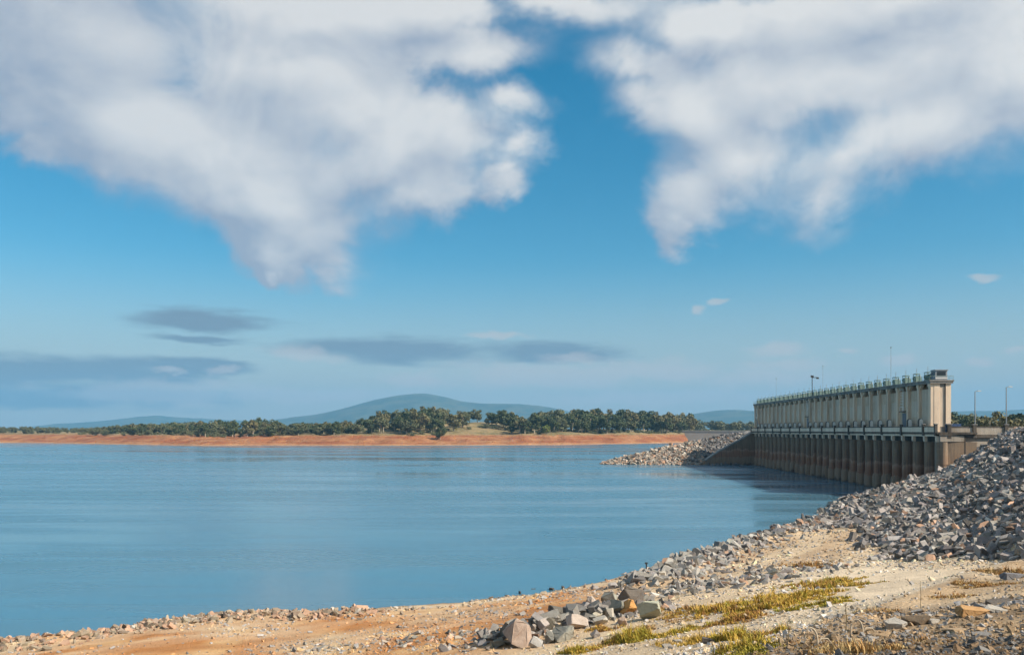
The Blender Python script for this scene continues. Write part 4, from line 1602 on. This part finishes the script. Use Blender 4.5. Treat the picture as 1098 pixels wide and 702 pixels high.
TOPX = [0, 60, 90, 120, 150, 200, 230, 280, 310, 340, 380, 400, 430, 470, 520, 545, 560, 600, 640, 690, 720, 738, 760, 780, 800]
TOPY = [456, 457, 458, 456, 453, 451, 449, 447.5, 451, 452, 449, 443, 437, 435.5, 438, 441, 443, 436, 436, 435.5, 439, 444, 440.5, 444, 449]
cnt = 0
tries = 0
placed = []
while cnt < 292 and tries < 12000:
    tries += 1
    px = random.uniform(85, 806)
    back = random.random()
    s = 74 + 210 * back ** 1.3
    # open ground on the slopes of the low hill
    if 468 < px < 556 and s < 150 and random.random() < 0.93:
        continue
    if 392 < px < 430 and s < 120 and random.random() < 0.7:
        continue
    if px > 760 and s < 120:
        continue
    u = (px - 549) / FPX
    Ys = 1000.0
    for _ in range(8):
        Ys = float(np.interp(u * Ys, SX, SY)) + s
    X = u * Ys
    if px > 745:
        Ys = random.uniform(1150, 1330)
        X = u * Ys
    gz = float(far_H(np.array(X), np.array(Ys))[0])
    if gz < 8.5:
        continue
    if any(abs(px - q[0]) < 3.2 and abs(Ys - q[1]) < 18 for q in placed):
        continue
    ytop = np.interp(px, TOPX, TOPY)
    hmax = EYE + (HZ - ytop) / FPX * Ys - gz
    if hmax < 7:
        continue
    fr = 1.0 if back > 0.45 else random.uniform(0.55, 0.95)
    h = min(hmax * fr * random.uniform(0.78, 1.08), 34)
    i = random.randrange(14)
    if h > 17 and TREES[i][2] == 'bush':
        i = random.choice((0, 1, 3, 5, 7, 8))
    if TREES[i][2] == 'bush':
        h = min(h, 9)
    where = next(t for lim, t in ((150, 'at the far left of the shore'), (230, 'left of the blue mountain'), (310, 'just left of the blue mountain foot'), (380, 'under the left flank of the mountain'), (430, 'on the left side of the low hill'), (480, 'on top of the low hill'),
                                  (560, 'behind the open dry slope'), (620, 'just right of the open dry slope'), (680, 'in the thick wood right of centre'), (740, 'near the right end of the thick wood'), (999, 'in the clump above the rock spit')) if px < lim)
    what = {'gum': 'tall gum tree', 'round': 'broad crowned tree', 'bush': 'low bush'}[TREES[i][2]]
    lab_ = ('grey green', 'dark green', 'olive')[TREES[i][3]] + ' ' + what + (', front row, ' if back < 0.35 else ', back rows, ' if back > 0.7 else ', middle rows, ') + where
    wide = 1.15 if h < 18 else 0.92
    tree((X, Ys, gz - 0.15), h, i, lab_, 'trees along the far shore', wide)
    placed.append((px, Ys))
    cnt += 1
print('trees', cnt, tries)
UV, UF = [], []
off = 0
for q in range(420):
    px = random.uniform(85, 800)
    s = random.uniform(72, 200)
    if 470 < px < 556 and s < 165:
        continue
    u = (px - 549) / FPX
    Ys = 1000.0
    for _ in range(8):
        Ys = float(np.interp(u * Ys, SX, SY)) + s
    X = u * Ys
    gz = float(far_H(np.array(X), np.array(Ys))[0])
    if gz < 8.5:
        continue
    h = random.uniform(3.5, 8)
    cm = TREES[6 if q % 2 else 13][0]
    a = np.empty(len(cm.vertices) * 3, dtype=np.float32)
    cm.vertices.foreach_get('co', a)
    v = a.reshape(-1, 3)[:2400] * np.array([h * 1.5, h * 1.3, h]) + np.array([X, Ys, gz - 0.2 * h])
    UV.append(v)
    UF.append(np.arange(len(v)).reshape(-1, 3) + off)
    off += len(v)
o = link(bpy.data.objects.new('undergrowth', np_mesh('undergrowth', np.concatenate(UV), np.concatenate(UF), M_leaf[0])))
tag(o, 'scrubby undergrowth between the trees of the far shore', 'undergrowth', kind='stuff')
# a few told apart by colour and place
for px, py, Y, h, i, lab in ((586, 462, 1118, 12, 14, 'bright yellow green tree at the front of the far shore wood'), (735, 463, 1195, 6.5, 14, 'small bright green tree at the right end of the far wood'),
                             (472, 464, 1062, 16, 2, 'lone dark tree standing on the open dry slope')):
    X = (px - 549) / FPX * Y
    tree((X, Y, float(far_H(np.array(X), np.array(float(Y)))[0]) - 0.15), h, i, lab, 'trees along the far shore')
# trees behind the dam road
for q in range(34):
    px = random.uniform(1012, 1125)
    Y = random.uniform(470, 720)
    X = (px - 549) / FPX * Y
    ytop = np.interp(px, [1012, 1022, 1032, 1045, 1058, 1066, 1075, 1085, 1125], [442, 439, 441, 443, 441, 440, 443, 442.5, 443])
    gz = float(down_H(np.array(X), np.array(Y)))
    h = (EYE + (HZ - ytop) / FPX * Y - gz) * random.uniform(0.8, 1.03)
    i = random.choice((0, 1, 2, 3, 4, 7, 9, 10))
    tree((X, Y, gz - 0.15), h, i, {0: 'grey green tree', 1: 'dark green tree', 2: 'olive brown tree'}[TREES[i][3]] + ' beyond the abutment parapet, ' + ('behind the gatehouse corner' if px < 1040 else 'between the two road lamps' if px < 1079 else 'right of the road lamps'), 'trees behind the dam road', 1.15, 'tree')
# woods too far off to tell one tree from another
VV, FFa = [], []
off = 0
for q in range(330):
    if q < 230:
        px = random.uniform(-60, 215)
        Y = random.uniform(1500, 2400)
        yt = np.interp(px, TOPX, TOPY) + random.uniform(-0.6, 2.5)
    else:
        px = random.uniform(700, 1110)
        Y = random.uniform(1500, 2000)
        yt = 450 + random.uniform(-2, 2)
    X = (px - 549) / FPX * Y
    gz = float(far_H(np.array(X), np.array(Y))[0])
    h = max(EYE + (HZ - yt) / FPX * Y - gz, 8)
    cm = TREES[random.randrange(14)][0]
    a = np.empty(len(cm.vertices) * 3, dtype=np.float32)
    cm.vertices.foreach_get('co', a)
    a = a.reshape(-1, 3)[: 3 * 420] if False else a.reshape(-1, 3)
    th = random.uniform(0, 6.28)
    R_ = np.array([[math.cos(th), -math.sin(th), 0], [math.sin(th), math.cos(th), 0], [0, 0, 1]])
    v = (a @ R_.T) * np.array([h * 1.3, h * 1.3, h * 1.05]) + np.array([X, Y, gz - h * 0.15])
    VV.append(v)
    FFa.append(np.arange(len(v)).reshape(-1, 3) + off)
    off += len(v)
o = link(bpy.data.objects.new('distant_wood', np_mesh('distant_wood', np.concatenate(VV), np.concatenate(FFa), M_leaf[0])))
tag(o, 'hazy belt of far off woodland behind the lake shore', 'wood', kind='stuff')

# ------------------------------------------------------------------ grass and weeds on the near shore
m, N, b = new_mat('dry and green grass')
N.l.new(N.node('ShaderNodeAttribute', attribute_name='blade').outputs['Color'], b.inputs['Base Color'])
b.inputs['Roughness'].default_value = 0.7
M_grass = m


def grass(name, label, patches, seed):
    """patches: (px, py, half width m, half depth m, tufts, blade height m, colours)"""
    r = np.random.default_rng(seed)
    V, C = [], []
    for px, py, rx, ry, nt, bh, cols in patches:
        cx, cy, _ = hit(px, py)
        ry = ry * 1.8
        nt = int(nt * 1.3)
        a = r.uniform(0, 2 * np.pi, nt)
        q = np.sqrt(r.random(nt)) * (1 + 0.35 * np.sin(3 * a + px))
        X = cx + np.cos(a) * q * rx
        Y = cy + np.sin(a) * q * ry
        ok = fbm(X, Y, 1.1, 3) + 0.5 * fbm(X, Y, 0.3, 2) > 0.02 - 0.45 * (1 - q)
        X, Y, q = X[ok], Y[ok], q[ok]
        nt = len(X)
        bhv = 0.62 * bh * (1 + 1.9 * fbm(X + 9, Y, 0.9, 3)) * np.exp(r.normal(0, 0.35, nt))
        Z = H(X, Y)
        nb = 9
        base = np.repeat(np.stack([X, Y, Z], 1), nb, 0) + np.concatenate([r.normal(0, 0.07, (nt * nb, 2)), np.full((nt * nb, 1), -0.01)], 1)
        th = r.uniform(0, 2 * np.pi, nt * nb)
        lean = r.uniform(0.15, 0.9, nt * nb)
        hh = np.repeat(np.clip(bhv, 0.05, 1), nb) * r.uniform(0.5, 1.25, nt * nb) * np.repeat(1.15 - 0.6 * q, nb)
        w = 0.004 + 0.00045 * cy
        side = np.stack([-np.sin(th), np.cos(th), np.zeros_like(th)], 1) * w
        tip = base + np.stack([np.cos(th) * lean * hh, np.sin(th) * lean * hh, hh], 1)
        mid = base + np.stack([np.cos(th) * lean * hh * .3, np.sin(th) * lean * hh * .3, hh * .6], 1)
        V.append(np.stack([base - side, base + side, mid + side * .7, mid + side * .7, mid - side * .7, base - side, mid - side * .7, mid + side * .7, tip], 1).reshape(-1, 3))
        cl = np.array(cols)[r.integers(0, len(cols), nt)]
        cl = np.repeat(cl, nb, 0) * r.uniform(0.7, 1.25, (nt * nb, 1))
        C.append(np.repeat(cl, 9, 0))
    V = np.concatenate(V)
    me_ = np_mesh(name, V, np.arange(len(V)).reshape(-1, 3), M_grass)
    set_col(me_, 'blade', np.concatenate(C))
    o_ = link(bpy.data.objects.new(name, me_))
    tag(o_, label, 'grass', kind='stuff')
    return o_


GR, YE, BR, TAN = (0.30, 0.25, 0.03), (0.46, 0.30, 0.05), (0.30, 0.155, 0.045), (0.48, 0.34, 0.15)
grass('grass', 'yellow green grass in patches between the rubble and the sandy track', [
    (735, 657, 2.2, 3.0, 420, 0.26, [YE, TAN, BR]), (775, 655, 3.0, 3.2, 700, 0.26, [YE, GR, BR, YE]), (815, 648, 2.8, 3.5, 700, 0.28, [YE, GR, YE, BR]),
    (850, 640, 2.6, 3.5, 700, 0.30, [GR, YE, YE]), (885, 628, 2.4, 3.5, 500, 0.32, [YE, GR, BR]), (872, 650, 2.2, 0.7, 300, 0.25, [GR, GR, YE]), (868, 606, 2.2, 3.0, 320, 0.4, [BR, TAN, BR]), (905, 622, 1.6, 1.2, 260, 0.3, [GR, YE]),
    (790, 664, 1.7, 1.0, 350, 0.24, [BR, BR, YE]), (738, 675, 1.3, 0.6, 240, 0.22, [GR, YE]), (677, 686, 1.3, 0.9, 420, 0.32, [GR, GR, YE]),
    (757, 687, 1.0, 0.5, 170, 0.25, [YE]), (792, 684, 0.9, 0.7, 280, 0.38, [YE, GR]), (822, 682, 1.1, 0.8, 420, 0.42, [GR, BR, YE]), (795, 695, 0.7, 0.5, 220, 0.26, [YE, YE, GR]),
    (805, 700, 0.6, 0.5, 200, 0.3, [GR, GR]), (622, 698, 1.0, 0.6, 220, 0.26, [YE, GR]), (645, 675, 1.0, 0.8, 160, 0.3, [BR, YE]), (700, 672, 1.6, 0.8, 160, 0.25, [TAN, BR]), (655, 690, 1.6, 0.8, 120, 0.22, [TAN, BR]),
    (720, 690, 1.5, 0.8, 110, 0.18, [TAN, YE]),
], 5)
grass('dry_grass', 'dead tan grass on the near brown bank', [
    (1047, 628, 1.3, 0.8, 300, 0.20, [BR, BR, TAN]), (1075, 615, 1.2, 1.0, 200, 0.24, [BR, TAN]), (900, 698, 0.9, 0.6, 110, 0.15, [TAN, TAN, BR]), (950, 697, 0.8, 0.4, 110, 0.15, [TAN, TAN, BR]), (990, 690, 0.6, 0.4, 60, 0.12, [TAN, BR]),
    (870, 692, 0.7, 0.6, 90, 0.12, [TAN, BR]), (1020, 640, 1.2, 0.9, 70, 0.13, [TAN, BR]), (940, 655, 1.1, 0.9, 90, 0.11, [BR, TAN]), (1090, 600, 1.0, 0.9, 110, 0.3, [TAN, BR]),
], 6)

# bent sun bleached roots and dry weed stalks
M_root = plain('bleached root wood', (0.42, 0.35, 0.26), 0.9)
M_stalk = plain('dry weed stalk', (0.20, 0.155, 0.075), 0.9)
for px, pb, wpx, hpx, lab in ((919, 681, 12, 18, 'bleached root bent into a hoop on the near bank'), (870, 692, 13, 21, 'pale forked root arching out of the soil at the track edge')):
    x, y, zz = hit(px, pb)
    k = y / FPX
    t = empty('root', (x, y, zz))
    tag(t, lab, 'root', 'bent roots on the near bank')
    MB().tube([(wpx * k * math.cos(a) * 0.5 + 0.1 * wpx * k * math.sin(2 * a), 0.05 * math.sin(a), -0.05 + hpx * k * math.sin(a)) for a in [math.pi * q / 12 for q in range(13)]],
              [0.024 - 0.0011 * q for q in range(13)], 7).build('hoop', M_root, t, True)
    MB().tube([(wpx * k * 0.4, 0, 0), (wpx * k * 0.9, 0.05, hpx * k * 0.35), (wpx * k * 1.5, 0.1, hpx * k * 0.3), (wpx * k * 1.9, 0.1, -0.02)], [0.026, 0.02, 0.016, 0.01], 6).build('side_root', M_root, t, True)
for px, pb, hpx, lab in ((907, 678, 30, 'dry weed with a leafy head left of the hooped root'), (987, 652, 28, 'thin bare weed stalk in front of the sandy track'), (845, 690, 22, 'reddish dry weed beside the green tuft')):
    x, y, zz = hit(px, pb)
    hh = hpx * y / FPX
    t = empty('dry_weed', (x, y, zz))
    tag(t, lab, 'weed', 'dry weeds on the near bank')
    MB().tube([(0, 0, -0.03), (0.02, 0.01, hh * 0.5), (-0.01, 0, hh)], [0.012, 0.009, 0.005], 5).build('stalk', M_stalk, t)
    lf = MB()
    r = random.Random(px)
    for q in range(26):
        zq = hh * r.uniform(0.55 if px != 987 else 0.3, 1.0)
        a = r.uniform(0, 6.28)
        L = r.uniform(0.03, 0.10) * (1 if px != 987 else 0.35)
        p0 = Vector((0, 0, zq))
        p1 = p0 + Vector((math.cos(a) * L, math.sin(a) * L, r.uniform(-0.02, 0.06)))
        sd = Vector((-math.sin(a), math.cos(a), 0)) * 0.012
        vv = [lf.bm.verts.new(v_) for v_ in (p0, (p0 + p1) / 2 + sd, p1, (p0 + p1) / 2 - sd)]
        lf.bm.faces.new(vv)
    lf.build('leaves', M_stalk, t)

# marker post at the water's edge
x, y, zz = hit(693, 613)
t = empty('marker_post', (x, y, zz))
tag(t, 'short dark post standing at the water edge', 'post')
MB().tube([(0, 0, -0.3), (0.02, 0, 0.95)], [0.09, 0.08], 8).build('pole', M_steel_dark, t)
MB().box(-0.16, 0.16, -0.05, 0.05, 0.95, 1.15).build('cap', M_steel_dark, t)

# ------------------------------------------------------------------ haze
hz = MB().box(-16000, 16000, -1000, 17500, -8.2, 760).build('haze', bpy.data.materials.new('lake haze'))
mt = hz.data.materials[0]
mt.use_nodes = True
N = NT(mt.node_tree)
N.n.clear()
om = N.node('ShaderNodeOutputMaterial')
pv = N.node('ShaderNodeVolumePrincipled')
pv.inputs['Color'].default_value = (0.21, 0.56, 0.90, 1)
pv.inputs['Density'].default_value = 0.000068
pv.inputs['Anisotropy'].default_value = 0.0
N.l.new(pv.outputs[0], om.inputs['Volume'])
tag(hz, 'thin blue haze over the lake and hills', 'haze', kind='stuff')
